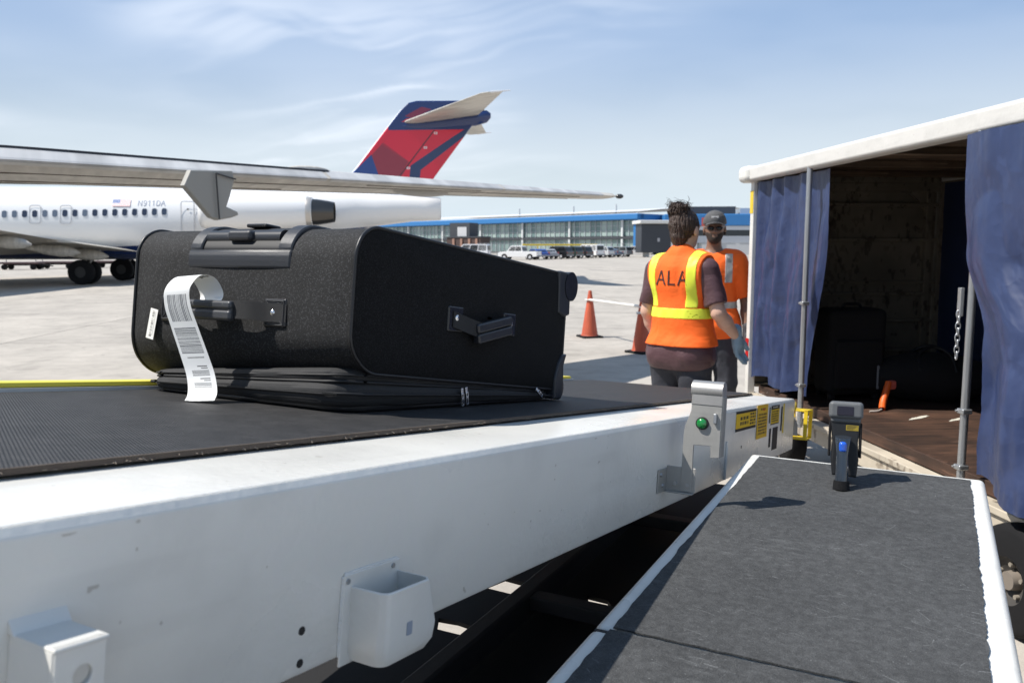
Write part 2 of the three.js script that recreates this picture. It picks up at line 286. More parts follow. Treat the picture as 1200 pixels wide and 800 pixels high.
  part('decal', poly(rounded(0, 0.010, 0, 0.015, 0.0015, 3), 0.0006).translate(0.040, -0.053, 0.0521), print(64, 76, (x, w, h) => { x.fillStyle = '#8f98a6'; x.fillRect(0, 0, w, h); x.fillStyle = '#27407c'; x.fillRect(6, 40, 34, 28); x.fillStyle = '#8a6a50'; x.fillRect(40, 14, 16, 20); x.fillStyle = '#3a3d44'; x.fillRect(10, 10, 22, 22); }), cup);
  const bead = (pts, r, seed) => { const q = rng(seed), c = new THREE.CatmullRomCurve3(pts.map(p => V(...p))), n = Math.round(c.getLength() / 0.0020), l = []; for (let k = 0; k <= n; k++) { const p = c.getPointAt(k / n); l.push(new THREE.SphereGeometry(r * (0.8 + 0.5 * q()), 8, 6).translate(p.x, p.y, p.z)); } return l; };
  part('weld_bead', [...bead([[-0.012, 0.012, 0.001], [-0.013, -0.04, 0.001], [-0.012, -0.072, 0.001]], 0.0015, 3), ...bead([[-0.008, 0.0155, 0.001], [0.04, 0.016, 0.001], [0.084, 0.0155, 0.001]], 0.0014, 4)], M.whitePlain, cup);
  for (const [u, v] of [[-0.006, 0.008], [0.074, 0.009]]) part('screw', rod([u, v, 0.003], [u, v, 0.005], 0.0034, 0.003, 10), M.galv, cup);
  // square lug bracket with a hole
  const cir = []; for (let k = 0; k < 20; k++) cir.push([0.022 + 0.0072 * Math.cos(k / 10 * Math.PI), -0.0235 + 0.0072 * Math.sin(k / 10 * Math.PI)]);
  lpart('lug_bracket', [poly([[0.001, 0], [0.039, 0], [0.039, -0.036], [0.032, -0.055], [0.001, -0.055]], 0.0035, 0.001, [cir]).translate(0, 0, 0.048), rbox(0.0, 0.041, -0.0035, 0.0, 0, 0.053, 0.0015), rbox(0.0, 0.004, -0.055, -0.002, 0, 0.051, 0.0015), poly([[0, 0.010], [0, 0], [0.008, 0.0]], 0.041, 0.001).rotateY(-Math.PI / 2).translate(0.041, -0.001, 0.0)].map(g => metres(g)), M.white, [-0.743, -0.084, 0.315]);
  // far yellow rail
  lpart('far_rail', [box(U0, 2.10, -0.004, 0.006, -0.585, -0.552)], M.whitePlain);
  lpart('yellow_rail', [rbox(U0, 2.095, 0.0065, 0.016, -0.60, -0.558, 0.004)], M.yellowRail);
  lpart('far_beam', box(U0, U1 - 0.05, -0.262, -0.009, -0.60, -0.548), M.whitePlain);
  // stainless stop bracket with a curled top and a green lamp button
  const st = new THREE.Group(); st.name = 'stop_bracket'; loader.add(st); lp(st, [0.72, 0, 0]);
  const sp = (name, g, m) => part(name, g, m, st);
  sp('foot_plate', [rbox(-0.003, 0.0, -0.168, -0.112, 0.318, 0.384, 0.0012), rbox(-0.06, 0.03, -0.170, -0.118, 0.3155, 0.3185, 0.0012), rbox(-0.020, 0.0, -0.170, -0.167, 0.3185, 0.382, 0.001)], M.steel);
  for (const [a, b] of [[0.340, -0.150], [0.368, -0.150]]) sp('screw', rod([-0.003, b, a], [-0.007, b, a], 0.005, 0.0045, 8), M.galv); for (const [a, b] of [[-0.045, -0.13], [-0.03, -0.155]]) sp('screw', rod([a, b, 0.3185], [a, b, 0.322], 0.005, 0.0045, 8), M.galv);
  const plate = poly([[0.352, -0.166], [0.377, -0.166], [0.376, -0.060], [0.414, -0.058], [0.415, -0.084], [0.434, -0.082], [0.434, 0.052], [0.366, 0.052], [0.366, 0.016], [0.354, -0.020], [0.352, -0.04]], 0.004, 0.001).rotateY(-Math.PI / 2);
  sp('plate', plate, M.steel);
  sp('curl', [rod([0.010, 0.064, 0.364], [0.010, 0.064, 0.434], 0.020, 0.020, 28), rbox(-0.0065, -0.001, 0.03, 0.066, 0.3655, 0.4345, 0.002)], mat([0.50, 0.49, 0.48], 0.45, { metalness: 0.8, map: again(T.paint, 6) }));
  sp('return_flange', rbox(0.0, 0.03, -0.082, 0.052, 0.4325, 0.4355, 0.001), M.steel);
  const btn = sp('button_bezel', rod([-0.004, -0.010, 0.393], [-0.012, -0.010, 0.393], 0.0145, 0.0135, 24), M.black);
  part('button_lens', new THREE.SphereGeometry(0.0115, 20, 12).scale(0.6, 1, 1).translate(-0.011, -0.010, 0.393), mat([0.01, 0.20, 0.04], 0.18, { clearcoat: 1 }), btn);
  sp('key_screw', rbox(-0.014, -0.004, -0.008, 0.014, 0.418, 0.425, 0.002), M.galv);
  // yellow warning labels on the beam
  const label = (name, u0, u1, v0, v1, draw, proud = 0.0006) => { const g = new THREE.BoxGeometry(u1 - u0, v1 - v0, 0.0006); g.translate((u0 + u1) / 2, (v0 + v1) / 2, 0.3153 + proud); return part(name, g, print(256, Math.round(256 * (v1 - v0) / (u1 - u0)), draw, 0.55), beam); };
  const lines = (x, w, h, y0, y1, n, x0 = 0.08, x1 = 0.92, seed = 2) => { const r = rng(seed); for (let k = 0; k < n; k++) { let px = x0 * w; const y = lerp(y0, y1, k / n) * h, hh = (y1 - y0) / n * h * 0.62; while (px < x1 * w) { const l = (0.02 + r() * 0.09) * w; x.fillRect(px, y, Math.min(l, x1 * w - px), hh); px += l + w * 0.025; } } };
  label('warning_label', 1.36, 1.63, -0.080, -0.020, (x, w, h) => { x.fillStyle = '#15130c'; x.fillRect(0, 0, w, h); x.fillStyle = '#e3b813'; x.fillRect(0, h * 0.12, w, h * 0.74); x.fillStyle = '#221c08'; lines(x, w, h, 0.3, 0.8, 2, 0.2, 0.62, 3); lines(x, w, h, 0.18, 0.84, 4, 0.68, 0.98, 5); });
  label('caution_label', 1.645, 1.81, -0.122, -0.011, (x, w, h) => { x.fillStyle = '#d9ad1c'; x.fillRect(0, 0, w, h); x.fillStyle = '#3a2e0a'; lines(x, w, h, 0.10, 0.2, 1, 0.3, 0.75, 3); lines(x, w, h, 0.26, 0.92, 7, 0.12, 0.9, 6); x.fillStyle = '#b8341a'; x.fillRect(w * 0.52, h * 0.12, w * 0.16, h * 0.06); }, 0.0014);
  label('notice_label', 1.875, 2.02, -0.088, -0.021, (x, w, h) => { x.fillStyle = '#17150e'; x.fillRect(0, 0, w, h); x.fillStyle = '#d6b218'; x.fillRect(0, h * 0.2, w, h * 0.74); x.fillStyle = '#ddd6c0'; lines(x, w, h, 0.06, 0.16, 1, 0.2, 0.8, 3); x.fillStyle = '#2b2409'; lines(x, w, h, 0.28, 0.9, 5, 0.1, 0.9, 6); });
  for (const [a, b, c, e] of [[1.86, 1.89, -0.165, -0.10], [1.92, 2.01, -0.18, -0.10], [1.845, 1.86, -0.08, -0.025], [2.06, 2.085, -0.12, -0.03]]) sub('slot', box(a, b, c, e, 0.313, 0.3160), M.black);
  sub('yellow_edge_strip', box(2.10, 2.12, -0.13, -0.02, 0.3151, 0.3165), M.yellow);
  // yellow guard cage at the beam's end
  const gx = 2.40; const guard = lpart('end_guard', [
    rbox(gx, gx + 0.13, -0.062, -0.055, 0.275, 0.358, 0.002), rbox(gx, gx + 0.13, -0.176, -0.170, 0.275, 0.358, 0.002), rbox(gx, gx + 0.008, -0.176, -0.055, 0.343, 0.358, 0.002), rbox(gx + 0.12, gx + 0.13, -0.176, -0.055, 0.343, 0.358, 0.002), rbox(gx + 0.12, gx + 0.13, -0.176, -0.055, 0.275, 0.29, 0.002), rbox(gx - 0.08, gx + 0.01, -0.10, -0.07, 0.22, 0.28, 0.004)], M.yellow);
  part('sensor_plate', [poly([[0, -0.160], [0.062, -0.160], [0.060, -0.115], [0.046, -0.084], [0, -0.078]], 0.005, 0.001).rotateY(-Math.PI / 2).translate(gx - 0.004, 0, 0.262)], M.galv, guard);
  part('sensor_eye', rod([gx - 0.008, -0.124, 0.290], [gx - 0.013, -0.124, 0.290], 0.011), M.galv, guard);
  part('cable_hose', tube([[2.36, -0.06, 0.24], [2.40, -0.026, 0.26], [2.42, -0.03, 0.30], [2.40, -0.058, 0.30]], 0.009, 30, 8), mat([0.30, 0.22, 0.03], 0.6), guard);
  for (const u of [1.9, 2.2]) lpart('drip_bracket', box(u, u + 0.02, -0.29, -0.212, 0.08, 0.29), M.galv);
}
// the driver's side: deck, body and chassis, level with the ground
const DAZ = 27.4 * Math.PI / 180, DX = V(Math.cos(DAZ), 0, Math.sin(DAZ)), DZ = V(-Math.sin(DAZ), 0, Math.cos(DAZ)), DECK = 1.02, DC = atH(880, 531, DECK);
const dp = o => { o.quaternion.setFromRotationMatrix(new THREE.Matrix4().makeBasis(DX, V(0, 1, 0), DZ)); o.position.copy(DC).sub(loader.position); return o; };
{
  const dpart = (name, g, m) => dp(part(name, g, m, loader));
  const Wd = 0.578, L1 = 1.202, L2 = 2.3;
  const deck = dpart('deck', [rbox(0, Wd, -0.075, 0, 0, L1 - 0.001, 0.014, 4), rbox(0, Wd, -0.075, 0, L1 + 0.004, L2, 0.014, 4)], M.white);
  // anti-slip coats, their hand-cut edges uneven
  const mkMat = (x0, x1, z0, z1, seed, side) => {
    const p = [], n = 240, e = (t, s, a) => (fbm(t * 22, s, 3, seed) - 0.5) * a;
    for (let k = 0; k < n; k++) p.push([lerp(x0, x1, k / n), z0 + e(k / n, 1, 0.004)]);
    for (let k = 0; k < n; k++) p.push([x1 + e(k / n, 2, 0.005) + (fbm(k / n * 110, 2, 2, seed + 9) - 0.5) * 0.004 - 0.006 * k / n, lerp(z0, z1, k / n)]);
    for (let k = 0; k < n; k++) p.push([lerp(x1 - 0.01, x0, k / n), z1 + e(k / n, 3, 0.003)]);
    for (let k = 0; k < n; k++) p.push([x0 + e(k / n, 4, 0.007), lerp(z1, z0, k / n)]);
    const g = poly(p.map(([x, z]) => [x, -z]), 0.0025).rotateX(-Math.PI / 2).translate(0, 0.0012, 0), uv = g.attributes.uv, q = g.attributes.position;
    for (let i = 0; i < uv.count; i++) uv.setXY(i, q.getX(i) * 1.25 + seed * 0.31, q.getZ(i) * 1.25);
    return g;
  };
  const grip = mat([0.225, 0.230, 0.238], 0.88, { map: T.grit, bumpMap: again(T.grain, 3.2), bumpScale: 0.0012 });
  part('grip_mat', mkMat(0.030, Wd - 0.034, 0.036, L1 - 0.003, 5), grip, deck);
  part('grip_mat', mkMat(0.030, Wd - 0.042, L1 + 0.006, L2 - 0.02, 8), grip, deck);
  part('panel_gap', box(0.004, Wd - 0.004, -0.06, -0.004, L1 - 0.002, L1 + 0.005), M.black, deck);
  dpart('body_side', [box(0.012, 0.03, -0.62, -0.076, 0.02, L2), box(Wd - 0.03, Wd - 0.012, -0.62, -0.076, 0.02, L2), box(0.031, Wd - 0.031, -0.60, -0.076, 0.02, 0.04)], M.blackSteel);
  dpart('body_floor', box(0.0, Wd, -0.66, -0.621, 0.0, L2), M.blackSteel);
  // chassis under the conveyor: a dark covered frame with openings through to the sunlit concrete
  const toDeck = P => { const d = P.clone().sub(DC); return [d.dot(DX), d.dot(DZ)]; };
  const hole = (...px) => px.map(([x, y]) => { const [a, b] = toDeck(atH(x, y, 0.6)); return [a, -b]; });
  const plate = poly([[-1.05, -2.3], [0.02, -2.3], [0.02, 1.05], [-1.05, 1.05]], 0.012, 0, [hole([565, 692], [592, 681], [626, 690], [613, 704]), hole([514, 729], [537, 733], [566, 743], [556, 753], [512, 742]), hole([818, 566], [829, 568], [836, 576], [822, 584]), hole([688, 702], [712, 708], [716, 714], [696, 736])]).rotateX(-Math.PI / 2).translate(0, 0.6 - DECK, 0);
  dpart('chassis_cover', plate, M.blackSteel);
  dpart('chassis_rail', box(-0.16, -0.08, -0.84, -0.70, -0.9, 2.3), M.blackSteel);
  for (const z of [-0.6, 1.9]) dpart('cross_member', box(-0.55, -0.16, -0.80, -0.73, z, z + 0.08), M.blackSteel);
  const frameM = mat([0.030, 0.030, 0.032], 0.7, { bumpMap: again(T.grain, 4), bumpScale: 0.0006 });
  dpart('lift_arm', rbox(-0.17, -0.12, -0.38, -0.30, -0.5, 1.7, 0.008), frameM); dpart('lift_arm', rbox(-0.52, -0.47, -0.40, -0.33, -0.7, 1.7, 0.008), frameM);
  for (const z of [-0.35, 0.42, 1.15]) dpart('frame_tie', rbox(-0.47, -0.17, -0.375, -0.335, z, z + 0.05, 0.006), frameM);
  for (const [x, y] of [[-0.09, -0.34], [-0.065, -0.36]]) dpart('hydraulic_hose', tube([[x, y, 1.7], [x + 0.02, y - 0.02, 1.1], [x - 0.02, y + 0.01, 0.5], [x + 0.01, y - 0.015, -0.1], [x - 0.06, y - 0.01, -0.5]], 0.009, 60, 8), M.rubber);
  for (const [x, z] of [[-0.90, 2.05], [0.42, 2.05], [0.42, 0.30]]) {
    const y = 0.28 - DECK, w = dpart("wheel", rod([x - 0.09, y, z], [x + 0.09, y, z], 0.28, 0.28, 32), M.rubber);
    part('rim', rod([x - 0.095, y, z], [x + 0.095, y, z], 0.17, 0.17, 24), M.whitePlain, w);
  }
}

// ================================================================ suitcase
{
  const W = 0.563, L = 0.845, Ht = 0.325, R = 0.060;
  const bag = thing('suitcase', 'large black soft-sided suitcase lying flat on the conveyor belt with a baggage tag', 'suitcase');
  frame(bag, Q.clone().addScaledVector(UP, 0.0006).addScaledVector(WDIR, -0.022).addScaledVector(D, 0.004), D, UP, WDIR);
  const nylon = mat([0.036, 0.036, 0.0375], 0.82, { map: again(T.twillColor, 3.9), bumpMap: again(T.twill, 7.8), bumpScale: 0.0006, sheen: 0.25, sheenRoughness: 0.5 });
  const panelM = mat([0.015, 0.015, 0.016], 0.9, { specularIntensity: 0.5, map: again(T.twillColor, 6), bumpMap: again(T.twill, 9), bumpScale: 0.0006 });
  const plastic = mat([0.024, 0.026, 0.031], 0.42, { bumpMap: again(T.grain, 12), bumpScale: 0.0002 }), gloss = mat([0.012, 0.012, 0.013], 0.25), pipeM = mat([0.010, 0.010, 0.011], 0.4);
  const low = (u, w) => 0.072 - 0.046 * clamp(u / L) - 0.038 * clamp(-w / W);
  const outline = rounded(0, L, 0, 1, 0.0001, 1);
  const ringAt = w => {                                            // shell outline in u, v, its lower seam following the pocket below
    const pts = rounded(0, L, 0.05, Ht, [0.03, R, 0.075, 0.03], 10), dense = [];
    for (let i = 0; i < pts.length; i++) { const a = pts[i], b = pts[(i + 1) % pts.length], d = Math.hypot(b[0] - a[0], b[1] - a[1]), n = Math.max(1, Math.round(d / 0.03)); for (let k = 0; k < n; k++) dense.push([lerp(a[0], b[0], k / n), lerp(a[1], b[1], k / n)]); }
    return dense.map(([u, v]) => { const k = 1 - smooth(0.05, 0.20, v); return [u, v + (low(u, w) - 0.05) * k]; });
  };
  const bulge = (u, v, w) => { const t = smooth(0, 0.05, -w) * smooth(0, 0.05, w + W); return (0.006 * Math.sin(Math.PI * clamp((v - 0.06) / 0.26)) + 0.006 * (fbm(w * 9 + 3, v * 9, 3, 7) - 0.5)) * t; };
  const secs = []; for (let k = 0; k <= 36; k++) { const w = -W + W * k / 36; secs.push(ringAt(w).map(([u, v]) => { const b = bulge(u, v, w); return [u < L / 2 ? u - b * smooth(0.08, 0.0, u) : u, v + (v > 0.3 ? b * 0.6 * smooth(0.03, 0.12, u) : 0), w]; })); }
  const shellG = loft(secs, true, false);
  { const p = shellG.attributes.position, uv = shellG.attributes.uv, n = secs[0].length; for (let i = 0; i < p.count; i++) uv.setXY(i, p.getZ(i), uv.getY(i)); }
  const shell = part('shell', shellG, nylon, bag);
  const cap = (w, dir) => {
    const o = ringAt(w), cu = o.reduce((s, q) => s + q[0], 0) / o.length, cv = 0.19, rings = [];
    for (const [k, b] of [[1, 0], [0.985, 0.0016], [0.93, 0.004], [0.8, 0.007], [0.55, 0.009], [0.25, 0.010], [0.02, 0.010]]) rings.push(o.map(([u, v]) => [cu + (u - cu) * k, cv + (v - cv) * k, w + dir * (b + 0.0035 * (fbm(u * 8 * k, v * 8 * k, 2, 5) - 0.5) * (1 - k))]));
    const g = loft(rings, true, false), p = g.attributes.position, uv = g.attributes.uv; for (let i = 0; i < p.count; i++) uv.setXY(i, p.getX(i), p.getY(i)); return g;
  };
  part('side_panel', cap(0, 1), panelM, bag); part('side_panel', cap(-W, -1), panelM, bag);
  for (const w of [0, -W]) part('piping', tube(ringAt(w).map(([u, v]) => [u - (u < 0.02 ? 0.001 : 0), v + (v > 0.3 ? 0.001 : 0), w]), 0.0032, 300, 8, true), pipeM, bag);
  // lower pocket: stacked, padded layers with zips between them
  const slab = (v0, v1, inset, wave, seed) => {
    const rings = [], pts = rounded(inset, L - 0.03 - inset, -W + 0.036 + inset, -inset, 0.060, 10), dense = [];
    for (let i = 0; i < pts.length; i++) { const a = pts[i], b = pts[(i + 1) % pts.length], d = Math.hypot(b[0] - a[0], b[1] - a[1]), n = Math.max(1, Math.round(d / 0.02)); for (let k = 0; k < n; k++) dense.push([lerp(a[0], b[0], k / n), lerp(a[1], b[1], k / n)]); }
    const cu = L / 2 - 0.015, cw = -W / 2;
    for (let k = 0; k <= 8; k++) { const t = k / 8, out = Math.sqrt(Math.max(0, 1 - (2 * t - 1) ** 2)) * Math.min(0.013, (v1 - v0) / 2); rings.push(dense.map(([u, w]) => { const h = low(u, w) / 0.072, dv = wave * (fbm(u * 10 + w * 10, v0 * 50, 2, seed) - 0.5), len = Math.hypot(u - cu, w - cw), o = out + (fbm(u * 12, w * 12, 2, seed + 3) - 0.5) * 0.005; return [u + (u - cu) / len * o, Math.max(0.0003, (lerp(v0, v1, t) + dv * (v0 > 0.002 ? 1 : t)) * h), w + (w - cw) / len * o]; })); }
    return loft(rings);
  };
  const pocketM = mat([0.016, 0.016, 0.017], 0.72, { bumpMap: again(T.twill, 6), bumpScale: 0.0006 });
  part('base_layer', slab(0.0005, 0.016, 0.016, 0, 3), pipeM, bag);
  part('front_pocket', slab(0.010, 0.058, 0.010, 0.005, 4), pocketM, bag);
  part('expansion_band', slab(0.054, 0.082, 0.014, 0.003, 8), pocketM, bag);
  const zipLine = (v, inset, r, n = 260) => tube(rounded(inset, L - 0.03 - inset, -W + 0.036 + inset, -inset, 0.060, 10).map(([u, w]) => [u, (v + 0.004 * (fbm(u * 9 + w * 9, v * 40, 2, 4) - 0.5)) * low(u, w) / 0.072, w]), r, n, 6, true, 0.1);
  for (const [v, i, r] of [[0.034, -0.0045, 0.0028], [0.056, 0.004, 0.0030], [0.068, 0.0015, 0.0020]]) part('zip_tape', zipLine(v, i, r), M.black, bag);
  // zip teeth round the near sides
  const teeth = []; const pathZ = t => { const s = t * (W + L - 0.16); return s < W - 0.08 ? [-0.0058, -W + 0.09 + s * 0.94] : [0.06 + (s - W + 0.08), 0.0058]; };
  for (const [vv, n] of [[0.0348, 380]]) for (let k = 0; k < n; k++) { const [u, w] = pathZ(k / n); const corner = Math.hypot(u - 0.066, w + 0.066); teeth.push(new THREE.BoxGeometry(0.0020, 0.0030, 0.0020).translate(u, vv * low(u, w) / 0.072, w)); }
  part('zip_teeth', teeth, mat([0.022, 0.022, 0.022], 0.35), bag).userData.kind = 'stuff';
  const pull = (u, v, w, a) => { const g = [rbox(-0.004, 0.004, -0.006, 0.006, 0, 0.004, 0.001), poly(rounded(-0.0045, 0.0045, -0.032, -0.004, 0.003, 4), 0.0018, 0.0004, [rounded(-0.0022, 0.0022, -0.029, -0.018, 0.0015, 3), rounded(-0.0022, 0.0022, -0.013, -0.007, 0.0015, 3)]).translate(0, 0, 0.003)].map(x => metres(x)); const o = part('zip_pull', g, M.chrome, bag, [u, v, w]); o.rotation.z = a; return o; };
  pull(0.352, 0.034, 0.006, 0.15); pull(0.368, 0.036, 0.006, 0.22); pull(0.695, 0.030, 0.006, 1.05);
  // telescoping handle housing wrapped over the upper edge
  const curve = s => { const a = Ht - R - 0.25; if (s < a) return [[-0.003, 0.25 + s], [-1, 0]]; const q = (s - a) / R; if (q < Math.PI / 2) return [[R - (R + 0.003) * Math.cos(q), Ht - R + (R + 0.003) * Math.sin(q)], [-Math.cos(q), Math.sin(q)]]; return [[R + (s - a - R * Math.PI / 2), Ht + 0.003], [0, 1]]; };
  const strip = (w0, w1, s0, s1, o0, o1, n = 16) => { const rr = []; for (let k = 0; k <= n; k++) { const [p, nn] = curve(lerp(s0, s1, k / n)); const e = Math.min(k, n - k) === 0 ? 0.0022 : 0, q = (w, o) => [p[0] + nn[0] * o, p[1] + nn[1] * o, w], t = o1 - e, b = 0.0025; rr.push([q(w0, o0), q(w0, t - b), q(w0 + b, t), q(w1 - b, t), q(w1, t - b), q(w1, o0)]); } return loft(rr); };
  const hs = part('handle_housing', [strip(-0.428, -0.165, -0.004, 0.028, -0.006, 0.0045, 8), strip(-0.428, -0.396, 0.028, 0.16, -0.006, 0.0045, 30), strip(-0.199, -0.165, 0.028, 0.16, -0.006, 0.0045, 30), strip(-0.428, -0.165, 0.16, 0.20, -0.006, 0.006, 8)], plastic, bag);
  hs.position.z = 0.022;
  part('handle_recess', strip(-0.40, -0.195, 0.024, 0.155, -0.003, -0.0005, 24), M.black, hs);
  const gripC = curve(0.062)[0].map((q, i) => q + [0.008, -0.010][i]), gg = rod([gripC[0] - 0.003, gripC[1] + 0.004, -0.394], [gripC[0] - 0.003, gripC[1] + 0.004, -0.205], 0.0155, 0.0155, 20).scale(1, 1, 1);
  const tg = part('pull_grip', gg, mat([0.022, 0.024, 0.028], 0.34), hs);
  part('release_button', rbox(gripC[0] - 0.028, gripC[0] + 0.004, gripC[1] - 0.003, gripC[1] + 0.017, -0.33, -0.27, 0.007), plastic, tg);
  part('grip_tab', rbox(gripC[0] + 0.01, gripC[0] + 0.05, Ht + 0.002, Ht + 0.009, -0.322, -0.27, 0.003), gloss, tg);
  // carry handle on the end, with its anchors and rivets
  const hd = new THREE.Group(); hd.name = 'carry_handle'; bag.add(hd); hd.position.z = 0.022;
  const web = mat([0.014, 0.014, 0.015], 0.7, { bumpMap: again(T.twill, 12), bumpScale: 0.0008 });
  const ribbon = (pts, hh, th) => { const c = new THREE.CatmullRomCurve3(pts.map(p => V(...p))), n = 40, rr = []; for (let k = 0; k <= n; k++) { const p = c.getPoint(k / n), t = c.getTangent(k / n), nx = t.z, nz = -t.x; rr.push([[p.x - nx * th, p.y - hh, p.z - nz * th], [p.x - nx * th, p.y + hh, p.z - nz * th], [p.x + nx * th, p.y + hh, p.z + nz * th], [p.x + nx * th, p.y - hh, p.z + nz * th]]); } return loft(rr); };
  const hv = 0.166;
  part('strap', ribbon([[-0.007, hv, -0.165], [-0.014, hv, -0.20], [-0.033, hv + 0.002, -0.235], [-0.038, hv, -0.28], [-0.04, hv - 0.002, -0.33], [-0.04, hv - 0.002, -0.38], [-0.032, hv, -0.42], [-0.012, hv, -0.45], [-0.007, hv, -0.485]], 0.0165, 0.0016), web, hd);
  part('grip', [rbox(-0.048, -0.033, hv + 0.0005, hv + 0.0165, -0.385, -0.262, 0.006), rbox(-0.048, -0.033, hv - 0.0195, hv - 0.0005, -0.385, -0.262, 0.006), rbox(-0.044, -0.034, hv - 0.019, hv + 0.016, -0.384, -0.263, 0.003)], mat([0.045, 0.047, 0.052], 0.36), hd);
  for (const w of [-0.192, -0.468]) {
    const a = part('anchor_patch', [rbox(-0.0095, 0.002, hv - 0.026, hv + 0.026, w - 0.027, w + 0.027, 0.004)], gloss, hd);
    part('stitching', [rod([-0.0098, hv - 0.021, w - 0.021], [-0.0098, hv + 0.021, w + 0.021], 0.0011, 0.0011, 6), rod([-0.0098, hv + 0.021, w - 0.021], [-0.0098, hv - 0.021, w + 0.021], 0.0011, 0.0011, 6), ...[[-1, -1, -1, 1], [-1, 1, 1, 1], [1, 1, 1, -1], [1, -1, -1, -1]].map(([a0, b0, a1, b1]) => rod([-0.0098, hv + a0 * 0.0215, w + b0 * 0.0215], [-0.0098, hv + a1 * 0.0215, w + b1 * 0.0215], 0.0010, 0.0010, 6))], mat([0.03, 0.03, 0.032], 0.5), a);
    part('rivet', new THREE.SphereGeometry(0.0062, 16, 8).scale(0.5, 1, 1).translate(-0.012, hv, w - 0.002), M.chrome, a);
  }
  // side handle
  const sh = new THREE.Group(); sh.name = 'side_handle'; bag.add(sh); sh.position.set(0.018, 0, -0.004); const sv = 0.180;
  for (const u of [0.287, 0.512]) { const a = part('anchor_patch', rbox(u - 0.028, u + 0.028, sv - 0.026, sv + 0.026, 0.004, 0.0175, 0.004), gloss, sh); part('rivet', new THREE.SphereGeometry(0.0075, 16, 8).scale(1, 1, 0.5).translate(u, sv + 0.003, 0.019), M.chrome, a); }
  const sw = (pts, hh, th) => { const c = new THREE.CatmullRomCurve3(pts.map(p => V(...p))), n = 30, rr = []; for (let k = 0; k <= n; k++) { const p = c.getPoint(k / n), t = c.getTangent(k / n), nx = -t.z, nz = t.x; rr.push([[p.x - nx * th, p.y - hh, p.z - nz * th], [p.x - nx * th, p.y + hh, p.z - nz * th], [p.x + nx * th, p.y + hh, p.z + nz * th], [p.x + nx * th, p.y - hh, p.z + nz * th]]); } return loft(rr); };
  part('strap', sw([[0.275, sv, 0.018], [0.31, sv - 0.008, 0.024], [0.36, sv - 0.018, 0.034], [0.415, sv - 0.016, 0.036], [0.465, sv - 0.008, 0.030], [0.515, sv, 0.02]], 0.016, 0.0015), web, sh);
  part('grip', [rbox(-0.064, 0.064, -0.0, 0.020, 0.0, 0.018, 0.005), rbox(-0.064, 0.064, -0.022, -0.001, 0.0, 0.018, 0.005)].map(g => g.rotateZ(0.20).rotateY(-0.08).translate(0.408, sv - 0.014, 0.026)), mat([0.020, 0.021, 0.025], 0.34), sh);
  // wheels and moulded corner guards at the far end
  for (const w of [-0.055, -W + 0.055]) {
    const sg = new THREE.Group(); sg.name = 'wheel_housing'; bag.add(sg);
    part('corner_guard', poly([[L - 0.055, 0.16 + 0.065], [L - 0.018, 0.215], [L + 0.012, 0.222], [L + 0.010, 0.265], [L - 0.002, 0.30], [L - 0.012, 0.331], [L - 0.05, 0.331], [L - 0.065, 0.328], [L - 0.06, 0.28]].map(([a, b]) => [a, b]), 0.062, 0.006).translate(0, 0, w - 0.004), plastic, sg);
    part('wheel', [rod([L + 0.008, 0.296, w + 0.012], [L + 0.008, 0.296, w + 0.066], 0.038, 0.038, 28)], gloss, sg);
    const lg = new THREE.Group(); lg.name = 'foot_guard'; bag.add(lg);
    part('guard', poly([[L - 0.052, 0.005], [L - 0.012, 0.004], [L - 0.004, 0.06], [L - 0.008, 0.09], [L + 0.006, 0.12], [L - 0.016, 0.118], [L - 0.038, 0.095], [L - 0.054, 0.055]], 0.058, 0.006).translate(0, 0, w + 0.002), plastic, lg);
    part('roller', rod([L - 0.012, 0.031, w + 0.004], [L - 0.012, 0.031, w + 0.056], 0.030, 0.030, 28), gloss, lg);
  }
  // small barcode sticker on the end
  const stG = new THREE.BoxGeometry(0.0005, 0.060, 0.022); stG.rotateX(0.17).translate(-0.0112, 0.132, -0.493);
  part('barcode_sticker', stG, print(64, 176, (x, w, h) => { x.fillStyle = '#eceae4'; x.fillRect(0, 0, w, h); x.fillStyle = '#444'; const r = rng(5); for (let y = 14; y < h - 14; y += 3) if (r() > 0.35) x.fillRect(22, y, 20, 1 + r() * 1.6); x.fillStyle = '#999'; for (let y = 16; y < h - 20; y += 5) x.fillRect(46, y, 6, 3); }), bag);
}

